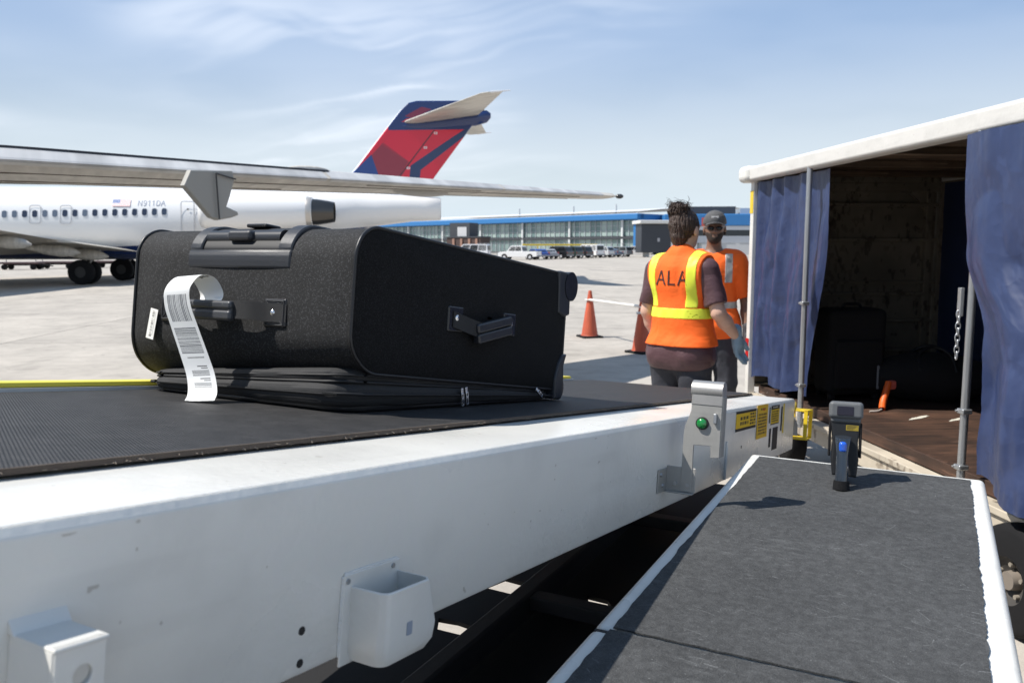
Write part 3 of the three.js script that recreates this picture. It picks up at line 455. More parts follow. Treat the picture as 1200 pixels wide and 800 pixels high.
// ================================================================ baggage tag looped round the handle
{
  const tag = thing('baggage_tag', 'white paper baggage tag with barcodes looped round the suitcase handle', 'tag');
  frame(tag, Q, D, UP, WDIR);
  const P = [[-0.028, 0.178, -0.336], [-0.020, 0.186, -0.338], [-0.018, 0.198, -0.341], [-0.034, 0.222, -0.348], [-0.060, 0.224, -0.354], [-0.078, 0.200, -0.360], [-0.078, 0.172, -0.358], [-0.070, 0.130, -0.344], [-0.062, 0.085, -0.326], [-0.058, 0.045, -0.308], [-0.066, 0.016, -0.292], [-0.082, 0.0035, -0.280]];
  const c = new THREE.CatmullRomCurve3(P.map(p => V(...p))), n = 80, len = c.getLength(), p = [], uv = [], idx = [];
  const across = V(0.18, 0.10, 0.98).normalize();
  for (let k = 0; k <= n; k++) { const t = k / n, q = c.getPointAt(t), a = across.clone().applyAxisAngle(V(0, 1, 0), lerp(-0.10, 0.22, t)); for (const s of [0, 0.25, 0.5, 0.75, 1]) { const b = q.clone().addScaledVector(a, (s - 0.5) * 0.055); b.y = Math.max(0.0025, b.y); p.push(b.x, b.y, b.z); uv.push(s, 1 - t); } }
  for (let k = 0; k < n; k++) for (let s = 0; s < 4; s++) { const a = k * 5 + s, b = a + 5; idx.push(a, b, a + 1, a + 1, b, b + 1); }
  const g = new THREE.BufferGeometry(); g.setAttribute('position', new THREE.Float32BufferAttribute(p, 3)); g.setAttribute('uv', new THREE.Float32BufferAttribute(uv, 2)); g.setIndex(idx); g.computeVertexNormals();
  const L = len, m = print(256, 2000, (x, w, h) => {
    x.fillStyle = '#efefec'; x.fillRect(0, 0, w, h); const r = rng(12), S = h / L, y = d => d * S;      // d metres from the hidden end
    const front = 0.085;                                           // where the loop turns to face us
    x.fillStyle = '#333'; x.font = 'bold 76px sans-serif'; x.save(); x.translate(60, y(front - 0.012)); x.fillText('A.', 0, 0); x.restore(); x.fillRect(120, y(front - 0.03), 22, 50); x.fillRect(150, y(front - 0.026), 40, 36); x.fillRect(196, y(front - 0.026), 30, 30);
    x.font = '40px sans-serif'; x.fillStyle = '#555'; x.fillText('L .xc-cl', 30, y(front + 0.006)); x.fillText("J '.", 40, y(front + 0.018));
    const bars = (d0, d1, x0, x1, seed) => { const q = rng(seed); x.fillStyle = '#4a4d52'; let yy = y(d0); while (yy < y(d1)) { const b = 2 + q() * 7; x.fillRect(x0, yy, x1 - x0, b); yy += b + 2 + q() * 7; } };
    const cols = (d0, d1, x0, x1, seed) => { const q = rng(seed); x.fillStyle = '#55585e'; let xx = x0; while (xx < x1) { const b = 2 + q() * 7; x.fillRect(xx, y(d0), b, y(d1) - y(d0)); xx += b + 3 + q() * 6; } };
    cols(front + 0.040, front + 0.090, 34, 220, 3); bars(front + 0.102, front + 0.150, 24, 228, 7);
    x.fillStyle = '#555'; for (let k = 0; k < 14; k++) x.fillRect(60 + k * 11, y(front + 0.158), 7, 16);
    x.font = '20px sans-serif'; for (const dd of [0.182, 0.206]) { x.fillStyle = '#666'; x.fillRect(120, y(front + dd - 0.007), 90, 12); x.fillRect(150, y(front + dd - 0.003), 60, 10); bars(front + dd + 0.002, front + dd + 0.012, 60, 214, 11); }
    x.fillStyle = '#777'; x.fillRect(60, y(front + 0.225), 120, 8);
  }, 0.45, { transmission: 0.12, thickness: 0 });
  part('printed_strip', g, m, tag);
}

// ================================================================ handheld scanner standing on the deck
{
  const base = atH(986, 573, DECK + 0.004);
  const s = thing('barcode_scanner', 'dark grey handheld barcode scanner with blue trigger standing on the black deck', 'scanner', base.toArray(), -0.36);
  s.scale.setScalar(0.95);
  const dark = mat([0.006, 0.007, 0.009], 0.55), grey = mat([0.10, 0.105, 0.11], 0.5, { bumpMap: again(T.grain, 10), bumpScale: 0.0003 });
  const bodyP = [[-0.028, 0.012], [0.030, 0.010], [0.034, 0.055], [0.031, 0.10], [0.036, 0.145], [0.037, 0.165], [-0.037, 0.165], [-0.036, 0.145], [-0.030, 0.10], [-0.033, 0.055]];
  const body = part('body', poly(bodyP, 0.032, 0.005).rotateX(-0.20).translate(0.006, 0.004, -0.078), dark, s);
  part('side_bumper', [rbox(-0.040, -0.034, 0.06, 0.15, -0.002, 0.034, 0.003), rbox(0.034, 0.040, 0.06, 0.15, -0.002, 0.034, 0.003)].map(g => g.rotateX(-0.20).translate(0.006, 0.004, -0.078)), M.rubber, body);
  const head = part('head', [rbox(-0.041, 0.041, 0.160, 0.205, -0.012, 0.050, 0.010, 4), rbox(-0.036, 0.036, 0.150, 0.168, -0.006, 0.042, 0.006)].map(g => g.rotateX(-0.20).translate(0.006, 0.002, -0.078)), grey, s);
  part('scan_window', rbox(-0.022, 0.018, 0.169, 0.192, 0.049, 0.0515, 0.002).rotateX(-0.20).translate(0.006, 0.002, -0.078), mat([0.015, 0.012, 0.02], 0.08), head);
  part('laser_label', new THREE.BoxGeometry(0.030, 0.014, 0.0006).translate(0.016, 0.136, 0.0376).rotateX(-0.20).translate(0.006, 0.004, -0.078), print(64, 30, (x, w, h) => { x.fillStyle = '#8d7a20'; x.fillRect(0, 0, w, h); x.fillStyle = '#2a260c'; for (let k = 0; k < 4; k++) x.fillRect(5, 4 + k * 6, 54 - k * 7, 3); }), body);
  const secs = [[0.004, 0.0, 0.016, 0.018], [0.012, -0.001, 0.0165, 0.018], [0.05, -0.008, 0.0145, 0.0155], [0.085, -0.018, 0.0145, 0.0155], [0.105, -0.026, 0.017, 0.019], [0.125, -0.042, 0.020, 0.022]];
  const gp = part('pistol_grip', loft(secs.map(([y, z, a, b]) => { const o = []; for (let k = 0; k < 20; k++) { const q = k / 10 * Math.PI; o.push([a * Math.cos(q), y, z + b * Math.sin(q)]); } return o; })), mat([0.022, 0.030, 0.042], 0.16, { clearcoat: 0.6 }), s);
  part('grip_foot', rod([0, 0, 0.002], [0, 0.022, -0.001], 0.0205, 0.0185, 20), M.rubber, gp);
  part('trigger', rbox(-0.0095, 0.0095, 0.092, 0.120, -0.012, 0.006, 0.008, 4).rotateX(-0.1), mat([0.015, 0.10, 0.55], 0.25, { clearcoat: 0.6 }), gp);
}

// ================================================================ baggage cart
const cart = thing('baggage_cart', 'covered baggage cart with white roof, open blue vinyl curtains and brown floor', 'baggage cart', [1.83, 0, -6.36], 5.5 * Math.PI / 180);
{
  const W = 1.56, Z1 = 4.35, FL = 0.535, RU = 2.10;
  const cp = (name, g, m, parent = cart, at) => part(name, g, m, parent, at);
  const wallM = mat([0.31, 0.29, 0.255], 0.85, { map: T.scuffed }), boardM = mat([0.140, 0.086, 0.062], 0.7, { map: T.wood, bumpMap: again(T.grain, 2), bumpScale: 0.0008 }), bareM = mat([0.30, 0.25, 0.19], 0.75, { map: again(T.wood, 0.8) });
  const sillM = mat([0.74, 0.70, 0.66], 0.6, { map: again(T.scuffed, 0.8) }), vinyl = mat([0.036, 0.062, 0.175], 0.45, { map: T.vinyl, bumpMap: again(T.wrinkle, 1.6), bumpScale: 0.012, clearcoat: 0.3, clearcoatRoughness: 0.35 });
  // floor boards running along the cart
  const nb = 5; for (let k = 0; k < nb; k++) cp('floor_board', box(0.115 + k * 0.288 + 0.0015, 0.115 + (k + 1) * 0.288 - 0.0015, FL - 0.03, FL - (k % 2) * 0.001, 0.03, Z1 - 0.03), boardM);
  cp('floor_lip', [rbox(0.085, 0.113, 0.476, FL + 0.006, 0.07, Z1, 0.004)], boardM);
  cp('sill_beam', [rbox(0.0, 0.083, 0.440, 0.475, 0.0, Z1, 0.006), rbox(0.018, 0.11, 0.345, 0.439, 0.0, Z1, 0.006)], sillM);
  cp('chassis', [box(0.30, 0.38, 0.28, 0.50, 0.1, Z1), box(1.14, 1.22, 0.28, 0.50, 0.1, Z1), box(0.02, 1.5, 0.36, 0.44, 0.30, 0.40), box(0.02, 1.5, 0.36, 0.44, 2.1, 2.2)], mat([0.05, 0.042, 0.034], 0.7));
  // scuffs of paint dropped on the floor
  for (const [x, z, a, b] of [[0.62, 1.35, 0.10, 0.018], [0.83, 1.42, 0.09, 0.016], [0.95, 2.25, 0.04, 0.02]]) cp('paint_mark', poly(Array.from({ length: 18 }, (_, k) => { const q = k / 9 * Math.PI, n = 0.7 + 0.6 * hash2(k, 3, 9); return [Math.cos(q) * a * n, Math.sin(q) * b * n]; }), 0.0012).rotateX(-Math.PI / 2).rotateY(0.5), mat([0.62, 0.60, 0.52], 0.7), cart, [x, FL + 0.001, z]);
  // end wall: pressed sheet panels between ribs
  const levels = [FL, 0.80, 1.03, 1.24, 1.33, 1.66, 1.93, RU];
  for (let k = 0; k < levels.length - 1; k++) { cp('wall_panel', box(0.065, W - 0.065, levels[k] + 0.012, levels[k + 1] - 0.012, 0.006, 0.022), wallM); cp('wall_rib', rbox(0.062, W - 0.062, levels[k] - 0.014, levels[k] + 0.014, 0.0, 0.055, 0.006), wallM); }
  cp('end_header', box(0.03, W - 0.03, RU - 0.004, RU + 0.070, 0.002, 0.046), wallM); cp('side_header', box(W - 0.045, W - 0.03, RU - 0.004, RU + 0.064, 0.05, Z1 - 0.02), wallM);
  cp('end_frame', [rbox(0.062, W - 0.062, RU - 0.07, RU - 0.002, 0, 0.05, 0.01), rbox(W - 0.16, W - 0.1, FL, RU - 0.06, 0.004, 0.055, 0.012)], wallM);
  const gusset = []; for (let k = 0; k <= 8; k++) { const a = k / 8 * Math.PI / 2; gusset.push([0.22 * (1 - Math.sin(a)), -0.22 * (1 - Math.cos(a))]); } gusset.push([0, 0]);
  cp('corner_gusset', poly(gusset.map(([x, y]) => [-x, y]), 0.03).translate(W - 0.16, RU - 0.07, 0.012), wallM);
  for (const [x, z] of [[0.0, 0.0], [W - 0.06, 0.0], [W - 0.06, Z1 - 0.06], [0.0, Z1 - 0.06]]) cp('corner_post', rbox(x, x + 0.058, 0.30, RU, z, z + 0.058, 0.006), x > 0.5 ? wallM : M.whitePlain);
  cp('yellow_reflector', box(-0.0022, 0.04, 1.86, 2.03, -0.0026, 0.056), mat([0.75, 0.52, 0.03], 0.45));
  cp('red_reflector', box(-0.0022, 0.04, 0.72, 0.90, -0.0026, 0.056), mat([0.50, 0.02, 0.02], 0.4));
  // roof
  cp('ceiling', box(0.06, W - 0.02, RU + 0.045, RU + 0.06, 0.02, Z1 - 0.02), bareM);
  for (let k = 0; k < 6; k++) cp('roof_bow', rbox(0.06, W - 0.03, RU + 0.002, RU + 0.044, 0.45 + k * 0.68, 0.50 + k * 0.68, 0.006), bareM);
  cp('roof_sheet', [rbox(0.0, W + 0.02, RU + 0.062, RU + 0.11, -0.02, Z1 + 0.03, 0.02)], M.white);
  cp('roof_edge', [rbox(-0.045, 0.058, RU, RU + 0.105, 0.06, Z1 + 0.03, 0.022, 4)], mat([0.70, 0.695, 0.68], 0.55, { map: again(T.paint, 1.3), bumpMap: again(T.smear, 3), bumpScale: 0.004 }));
  cp('roof_edge', [rbox(W - 0.05, W + 0.045, RU, RU + 0.105, -0.03, Z1 + 0.03, 0.022, 4)], M.white);
  cp('corner_bumper', [rbox(-0.075, 0.07, RU - 0.008, RU + 0.118, -0.10, 0.085, 0.045, 6)], M.white);
  // poles
  for (const z of [1.04, 2.70]) {
    const g = new THREE.Group(); g.name = 'curtain_pole'; cart.add(g);
    cp('tube', rod([-0.025, 0.42, z], [-0.025, RU + 0.01, z], 0.018), M.galv, g);
    for (const y of z > 2 ? [0.60, 0.86] : [1.24, 0.70]) cp('clamp', [rbox(-0.050, -0.002, y - 0.012, y + 0.012, z - 0.024, z + 0.024, 0.006), rod([-0.056, y, z - 0.02], [-0.03, y, z - 0.02], 0.005)], M.galv, g);
  }
  // chain at the near pole
  const ch = new THREE.Group(); ch.name = 'latch_chain'; cart.add(ch);
  for (let k = 0; k < 8; k++) { const t = part('link', new THREE.TorusGeometry(0.014, 0.0035, 8, 16).scale(0.72, 1.25, 1), M.galv, ch, [-0.056, 1.30 - k * 0.027, 2.66]); t.rotation.y = k % 2 ? 1.3 : -0.2; }
  cp('hasp', rbox(-0.058, -0.04, 1.29, 1.42, 2.645, 2.67, 0.003), M.galv, ch);
  // curtains: pleated vinyl sheets
  const curtain = (fn, nu = 150, nv = 110) => {
    const p = [], uv = [], idx = []; for (let j = 0; j <= nv; j++) for (let i = 0; i <= nu; i++) { const q = fn(i / nu, j / nv); p.push(...q); uv.push(i / nu * 1.3, j / nv * 1.5); }
    for (let j = 0; j < nv; j++) for (let i = 0; i < nu; i++) { const a = j * (nu + 1) + i, b = a + nu + 1; idx.push(a, a + 1, b, a + 1, b + 1, b); }
    const g = new THREE.BufferGeometry(); g.setAttribute('position', new THREE.Float32BufferAttribute(p, 3)); g.setAttribute('uv', new THREE.Float32BufferAttribute(uv, 2)); g.setIndex(idx); g.computeVertexNormals(); return g;
  };
  const folds = (s, t, n, seed) => Math.sin(s * n + 2.2 * (fbm(s * 2 + 1, t * 0.9, 2, seed) - 0.5) * 4) * 0.6 + (fbm(s * n * 0.35, t * 1.6, 3, seed + 5) - 0.5) * 1.5 + (fbm(s * 30, t * 14, 3, seed + 7) - 0.5) * 0.20 + Math.pow(1 - Math.abs(2 * fbm(s * 4 + t * 2.2, t * 2.4 - s * 3, 2, seed + 8) - 1), 2) * 0.5;
  cp('curtain', curtain((s, t) => {                                 // bunched at the far end
    const y = lerp(0.60 + 0.03 * Math.sin(s * 9), RU - 0.01, t), z1 = lerp(0.98, 1.20, smooth(0.05, 0.9, t)), amp = lerp(0.055, 0.030, t);
    return [0.028 + folds(s, t, 26, 3) * amp * smooth(0, 0.06, s), y, lerp(0.06, z1, s)];
  }), vinyl);
  cp('curtain', curtain((s, t) => {                                 // drawn back behind the near pole
    const y = lerp(0.555 + 0.02 * Math.sin(s * 17) + 0.05 * smooth(0.12, 0.0, s), RU - 0.005, t), z0 = lerp(2.84, 2.665, smooth(0.42, 0.66, t)), amp = lerp(0.060, 0.034, t);
    return [-0.082 + folds(s, t, 22, 13) * amp - 0.03 * (1 - t) * smooth(0, 0.2, s), y, lerp(z0, 4.1, s)];
  }), vinyl);
  cp('curtain', curtain((s, t) => [W - 0.02 + folds(s, t, 40, 23) * 0.02, lerp(0.5, RU, t), lerp(0.0, 4.3, s)], 120, 40), vinyl);
  cp('near_end_wall', box(0.065, W - 0.065, FL + 0.002, RU, Z1 - 0.03, Z1 - 0.01), wallM);
  // wheels
  for (const [x, z] of [[-0.09, 3.12], [1.45, 3.12], [0.02, 0.55], [1.34, 0.55]]) {
    const g = new THREE.Group(); g.name = 'wheel'; cart.add(g); g.position.set(x, 0.235, z);
    const prof = [[0.10, 0], [0.135, 0.0], [0.20, 0.006], [0.228, 0.02], [0.234, 0.05], [0.234, 0.11], [0.228, 0.14], [0.2, 0.154], [0.135, 0.16], [0.10, 0.16]].map(([r, y]) => new THREE.Vector2(r, y));
    cp('tyre', new THREE.LatheGeometry(prof, 40).rotateZ(-Math.PI / 2), M.rubber, g);
    cp('rim', new THREE.LatheGeometry([[0.0, 0.055], [0.05, 0.05], [0.06, 0.03], [0.085, 0.028], [0.10, 0.012], [0.134, 0.004], [0.134, 0.012], [0.11, 0.03]].map(([r, y]) => new THREE.Vector2(r, y)), 32).rotateZ(-Math.PI / 2), mat([0.06, 0.055, 0.05], 0.6), g);
    const hub = cp('hub', rod([0.06, 0, 0], [0.005, 0, 0], 0.045, 0.038, 20), mat([0.20, 0.17, 0.14], 0.6), g);
    for (let k = 0; k < 5; k++) { const a = k * 1.2566; cp('nut', rod([0.03, 0.068 * Math.cos(a), 0.068 * Math.sin(a)], [0.012, 0.068 * Math.cos(a), 0.068 * Math.sin(a)], 0.010, 0.010, 6), mat([0.25, 0.22, 0.18], 0.5), hub); }
  }
  cp('axle', [rod([0.0, 0.235, 3.12], [1.5, 0.235, 3.12], 0.03), rod([0.05, 0.235, 0.55], [1.5, 0.235, 0.55], 0.03)], M.blackSteel);
}
// bags standing on the cart floor
{
  const place = (x, z) => { const v = V(x, 0.537, z); cart.updateMatrixWorld(true); return cart.localToWorld(v).toArray(); };
  const fab = mat([0.008, 0.008, 0.009], 0.9, { bumpMap: again(T.twill, 5), bumpScale: 0.0008 });
  const b1 = thing('upright_suitcase', 'black upright suitcase against the end wall inside the cart', 'suitcase', place(0.52, 0.62), 0.08);
  part('shell', rbox(-0.21, 0.21, 0.035, 0.64, -0.13, 0.13, 0.05, 5), fab, b1);
  part('front_pocket', rbox(-0.17, 0.17, 0.08, 0.42, 0.125, 0.16, 0.03, 4), fab, b1);
  part('top_handle', tube([[-0.07, 0.635, 0], [-0.05, 0.665, 0], [0.05, 0.665, 0], [0.07, 0.635, 0]], 0.010, 20, 8), M.black, b1);
  for (const x of [-0.16, 0.16]) part('wheel', rod([x - 0.015, 0.03, -0.1], [x + 0.015, 0.03, -0.1], 0.03), M.rubber, b1);
  for (const x of [-0.16, 0.16]) part('foot', rbox(x - 0.02, x + 0.02, 0, 0.04, 0.06, 0.1, 0.006), M.black, b1);
  const b2 = thing('duffel_bag', 'bulging black duffel bag lying on the cart floor', 'bag', place(1.02, 0.80), -0.15);
  const secs = []; for (let k = 0; k <= 24; k++) { const t = k / 24, x = lerp(-0.36, 0.36, t), r = 0.17 * Math.pow(Math.sin(Math.PI * clamp(0.06 + 0.88 * t)), 0.35), ring = []; for (let i = 0; i < 36; i++) { const a = i / 18 * Math.PI, q = r * (1 + 0.16 * (fbm(t * 5 + 3, i / 6, 3, 6) - 0.5)); ring.push([x, Math.max(0, 0.165 + q * Math.sin(a)), q * 1.05 * Math.cos(a)]); } secs.push(ring); }
  part('body', loft(secs), fab, b2);
  for (const s of [-1, 1]) part('strap', tube([[-0.12, 0.22, 0.16 * s], [-0.10, 0.33, 0.08 * s], [0, 0.38, 0.03 * s], [0.10, 0.33, 0.08 * s], [0.12, 0.22, 0.16 * s]], 0.012, 30, 6), M.black, b2);
  part('end_patch', rbox(-0.372, -0.352, 0.08, 0.25, -0.08, 0.08, 0.01), mat([0.20, 0.20, 0.21], 0.6), b2);
  const b3 = thing('orange_strap_tag', 'bright orange luggage strap loop lying before the duffel bag', 'strap', place(0.56, 1.06), 0.4);
  part('strap_loop', [tube([[-0.07, 0.008, 0.03], [-0.03, 0.05, 0.0], [0.02, 0.13, -0.02], [0.045, 0.17, -0.03]], 0.022, 24, 8)].map(g => g.scale(1, 1, 1)), mat([0.80, 0.13, 0.02], 0.5), b3);
  part('cord', tube([[-0.07, 0.006, 0.03], [-0.14, 0.006, 0.06], [-0.20, 0.006, 0.05]], 0.006, 20, 6), mat([0.6, 0.55, 0.5], 0.6), b3);
  part('tag_end', rbox(0.04, 0.10, 0.12, 0.18, -0.05, -0.01, 0.015), mat([0.72, 0.16, 0.12], 0.5), b3);
}

// ================================================================ people: distance fields meshed by surface nets
function nets(f, lo, hi, cell) {
  const N = [0, 1, 2].map(k => Math.ceil((hi[k] - lo[k]) / cell) + 1), [nx, ny, nz] = N, val = new Float32Array(nx * ny * nz);
  const B = 7, far = B * cell * 0.87 * 1.5 + 0.012;                  // skip blocks that lie well away from the surface
  for (let k0 = 0; k0 < nz; k0 += B) for (let j0 = 0; j0 < ny; j0 += B) for (let i0 = 0; i0 < nx; i0 += B) {
    const c = f(lo[0] + (i0 + B / 2) * cell, lo[1] + (j0 + B / 2) * cell, lo[2] + (k0 + B / 2) * cell), skip = Math.abs(c) > far;
    for (let k = k0; k < Math.min(nz, k0 + B); k++) for (let j = j0; j < Math.min(ny, j0 + B); j++) for (let i = i0; i < Math.min(nx, i0 + B); i++) val[i + nx * (j + ny * k)] = skip ? c : f(lo[0] + i * cell, lo[1] + j * cell, lo[2] + k * cell);
  }
  const id = new Int32Array(nx * ny * nz).fill(-1), P = [], idx = [], at = (i, j, k) => i + nx * (j + ny * k);
  const E = [[0, 1], [2, 3], [4, 5], [6, 7], [0, 2], [1, 3], [4, 6], [5, 7], [0, 4], [1, 5], [2, 6], [3, 7]];
  for (let k = 0; k < nz - 1; k++) for (let j = 0; j < ny - 1; j++) for (let i = 0; i < nx - 1; i++) {
    const c = []; let neg = 0; for (let q = 0; q < 8; q++) { const v = val[at(i + (q & 1), j + ((q >> 1) & 1), k + (q >> 2))]; c.push(v); if (v < 0) neg++; }
    if (!neg || neg === 8) continue;
    let x = 0, y = 0, z = 0, n = 0;
    for (const [a, b] of E) if ((c[a] < 0) !== (c[b] < 0)) { const t = c[a] / (c[a] - c[b]); x += lerp(a & 1, b & 1, t); y += lerp((a >> 1) & 1, (b >> 1) & 1, t); z += lerp(a >> 2, b >> 2, t); n++; }
    id[at(i, j, k)] = P.length / 3; P.push(lo[0] + (i + x / n) * cell, lo[1] + (j + y / n) * cell, lo[2] + (k + z / n) * cell);
  }
  const quad = (a, b, c, d, flip) => { if (a < 0 || b < 0 || c < 0 || d < 0) return; flip ? idx.push(a, c, b, b, c, d) : idx.push(a, b, c, b, d, c); };
  for (let k = 1; k < nz - 1; k++) for (let j = 1; j < ny - 1; j++) for (let i = 1; i < nx - 1; i++) {
    const s = val[at(i, j, k)] < 0;
    if (s !== (val[at(i + 1, j, k)] < 0)) quad(id[at(i, j - 1, k - 1)], id[at(i, j, k - 1)], id[at(i, j - 1, k)], id[at(i, j, k)], !s);
    if (s !== (val[at(i, j + 1, k)] < 0)) quad(id[at(i - 1, j, k - 1)], id[at(i - 1, j, k)], id[at(i, j, k - 1)], id[at(i, j, k)], !s);
    if (s !== (val[at(i, j, k + 1)] < 0)) quad(id[at(i - 1, j - 1, k)], id[at(i, j - 1, k)], id[at(i - 1, j, k)], id[at(i, j, k)], !s);
  }
  const nrm = new Float32Array(P.length), e = cell * 0.35;
  for (let i = 0; i < P.length; i += 3) { const x = P[i], y = P[i + 1], z = P[i + 2]; let a = f(x + e, y, z) - f(x - e, y, z), b = f(x, y + e, z) - f(x, y - e, z), c = f(x, y, z + e) - f(x, y, z - e); const l = Math.hypot(a, b, c) || 1; nrm[i] = a / l; nrm[i + 1] = b / l; nrm[i + 2] = c / l; }
  const g = new THREE.BufferGeometry(); g.setAttribute('position', new THREE.Float32BufferAttribute(P, 3)); g.setAttribute('normal', new THREE.BufferAttribute(nrm, 3));
  const uv = new Float32Array(P.length / 3 * 2); for (let i = 0; i < uv.length / 2; i++) { uv[2 * i] = P[3 * i] + P[3 * i + 2] * 0.7; uv[2 * i + 1] = P[3 * i + 1]; } g.setAttribute('uv', new THREE.BufferAttribute(uv, 2)); g.setIndex(idx); return g;
}
const smin = (a, b, k) => { const h = clamp(0.5 + 0.5 * (b - a) / k); return lerp(b, a, h) - k * h * (1 - h); };
const smax = (a, b, k) => -smin(-a, -b, k);
const cone = (a, b, ra, rb, sz = 1) => { const [ax, ay, az] = a, bx = b[0] - ax, by = b[1] - ay, bz = (b[2] - az) / sz, bb = bx * bx + by * by + bz * bz; return (x, y, z) => { const px = x - ax, py = y - ay, pz = (z - az) / sz, h = clamp((px * bx + py * by + pz * bz) / (bb || 1)), dx = px - bx * h, dy = py - by * h, dz = pz - bz * h; return (Math.sqrt(dx * dx + dy * dy + dz * dz) - lerp(ra, rb, h)) * (sz < 1 ? lerp(sz, 1, 0.5) : 1); }; };
const blob = (c, r) => (x, y, z) => { const a = (x - c[0]) / r[0], b = (y - c[1]) / r[1], d = (z - c[2]) / r[2], l = Math.sqrt(a * a + b * b + d * d); return (l - 1) * Math.min(...r); };
const blend = (list, k) => (x, y, z) => { let d = 1e9; for (const f of list) d = d > 1e8 ? f(x, y, z) : smin(d, f(x, y, z), k); return d; };
const bump3 = (x, y, z, s, seed) => fbm(x * s + z * s * 0.7 + 9, y * s + z * s * 0.5, 2, seed) - 0.5;
function handField(wrist, dirDown, side, curl = 0.5) {             // palm and five fingers, palm facing the thigh
  const d = V(...dirDown).normalize(), fwd = V(0, 0, 1).addScaledVector(d, -d.z).normalize(), inn = V().crossVectors(d, fwd).multiplyScalar(side).normalize();
  const P = (a, b, c) => V(...wrist).addScaledVector(d, a).addScaledVector(fwd, b).addScaledVector(inn, c).toArray(), list = [];
  list.push(cone(P(0, 0, 0), P(0.045, 0.0, 0), 0.026, 0.028), cone(P(0.03, 0.022, 0), P(0.085, 0.026, 0.002), 0.017, 0.015), cone(P(0.03, -0.018, 0), P(0.082, -0.026, 0.002), 0.017, 0.014), cone(P(0.03, 0, 0), P(0.088, 0, 0.002), 0.018, 0.016));
  const fingers = [[0.033, 0.088, 0.068], [0.011, 0.094, 0.078], [-0.011, 0.090, 0.072], [-0.031, 0.080, 0.056]].map(([b, a, l]) => { const q = a + l * 0.42, r = a + l * 0.72, t = a + l * 0.92; return [cone(P(a - 0.01, b, 0.002), P(q, b * 1.05, 0.006 + curl * 0.012), 0.0098, 0.0092), cone(P(q, b * 1.05, 0.006 + curl * 0.012), P(r, b * 1.04, 0.012 + curl * 0.034), 0.0092, 0.0085), cone(P(r, b * 1.04, 0.012 + curl * 0.034), P(t, b, 0.014 + curl * 0.058), 0.0085, 0.0075)]; });
  const thumb = [cone(P(0.022, 0.022, 0.004), P(0.055, 0.050, 0.018), 0.0145, 0.0115), cone(P(0.055, 0.050, 0.018), P(0.090, 0.056, 0.030), 0.0115, 0.0088)];
  const palm = blend(list, 0.016), th = blend(thumb, 0.006), fs = fingers.map(f => blend(f, 0.003));
  return (x, y, z) => { let v = smin(palm(x, y, z), th(x, y, z), 0.012); for (const f of fs) v = smin(v, f(x, y, z), 0.0035); return v; };
}
const boundsOf = (w, r) => [[w[0] - r, w[1] - r * 1.35, w[2] - r], [w[0] + r, w[1] + r * 0.5, w[2] + r]];
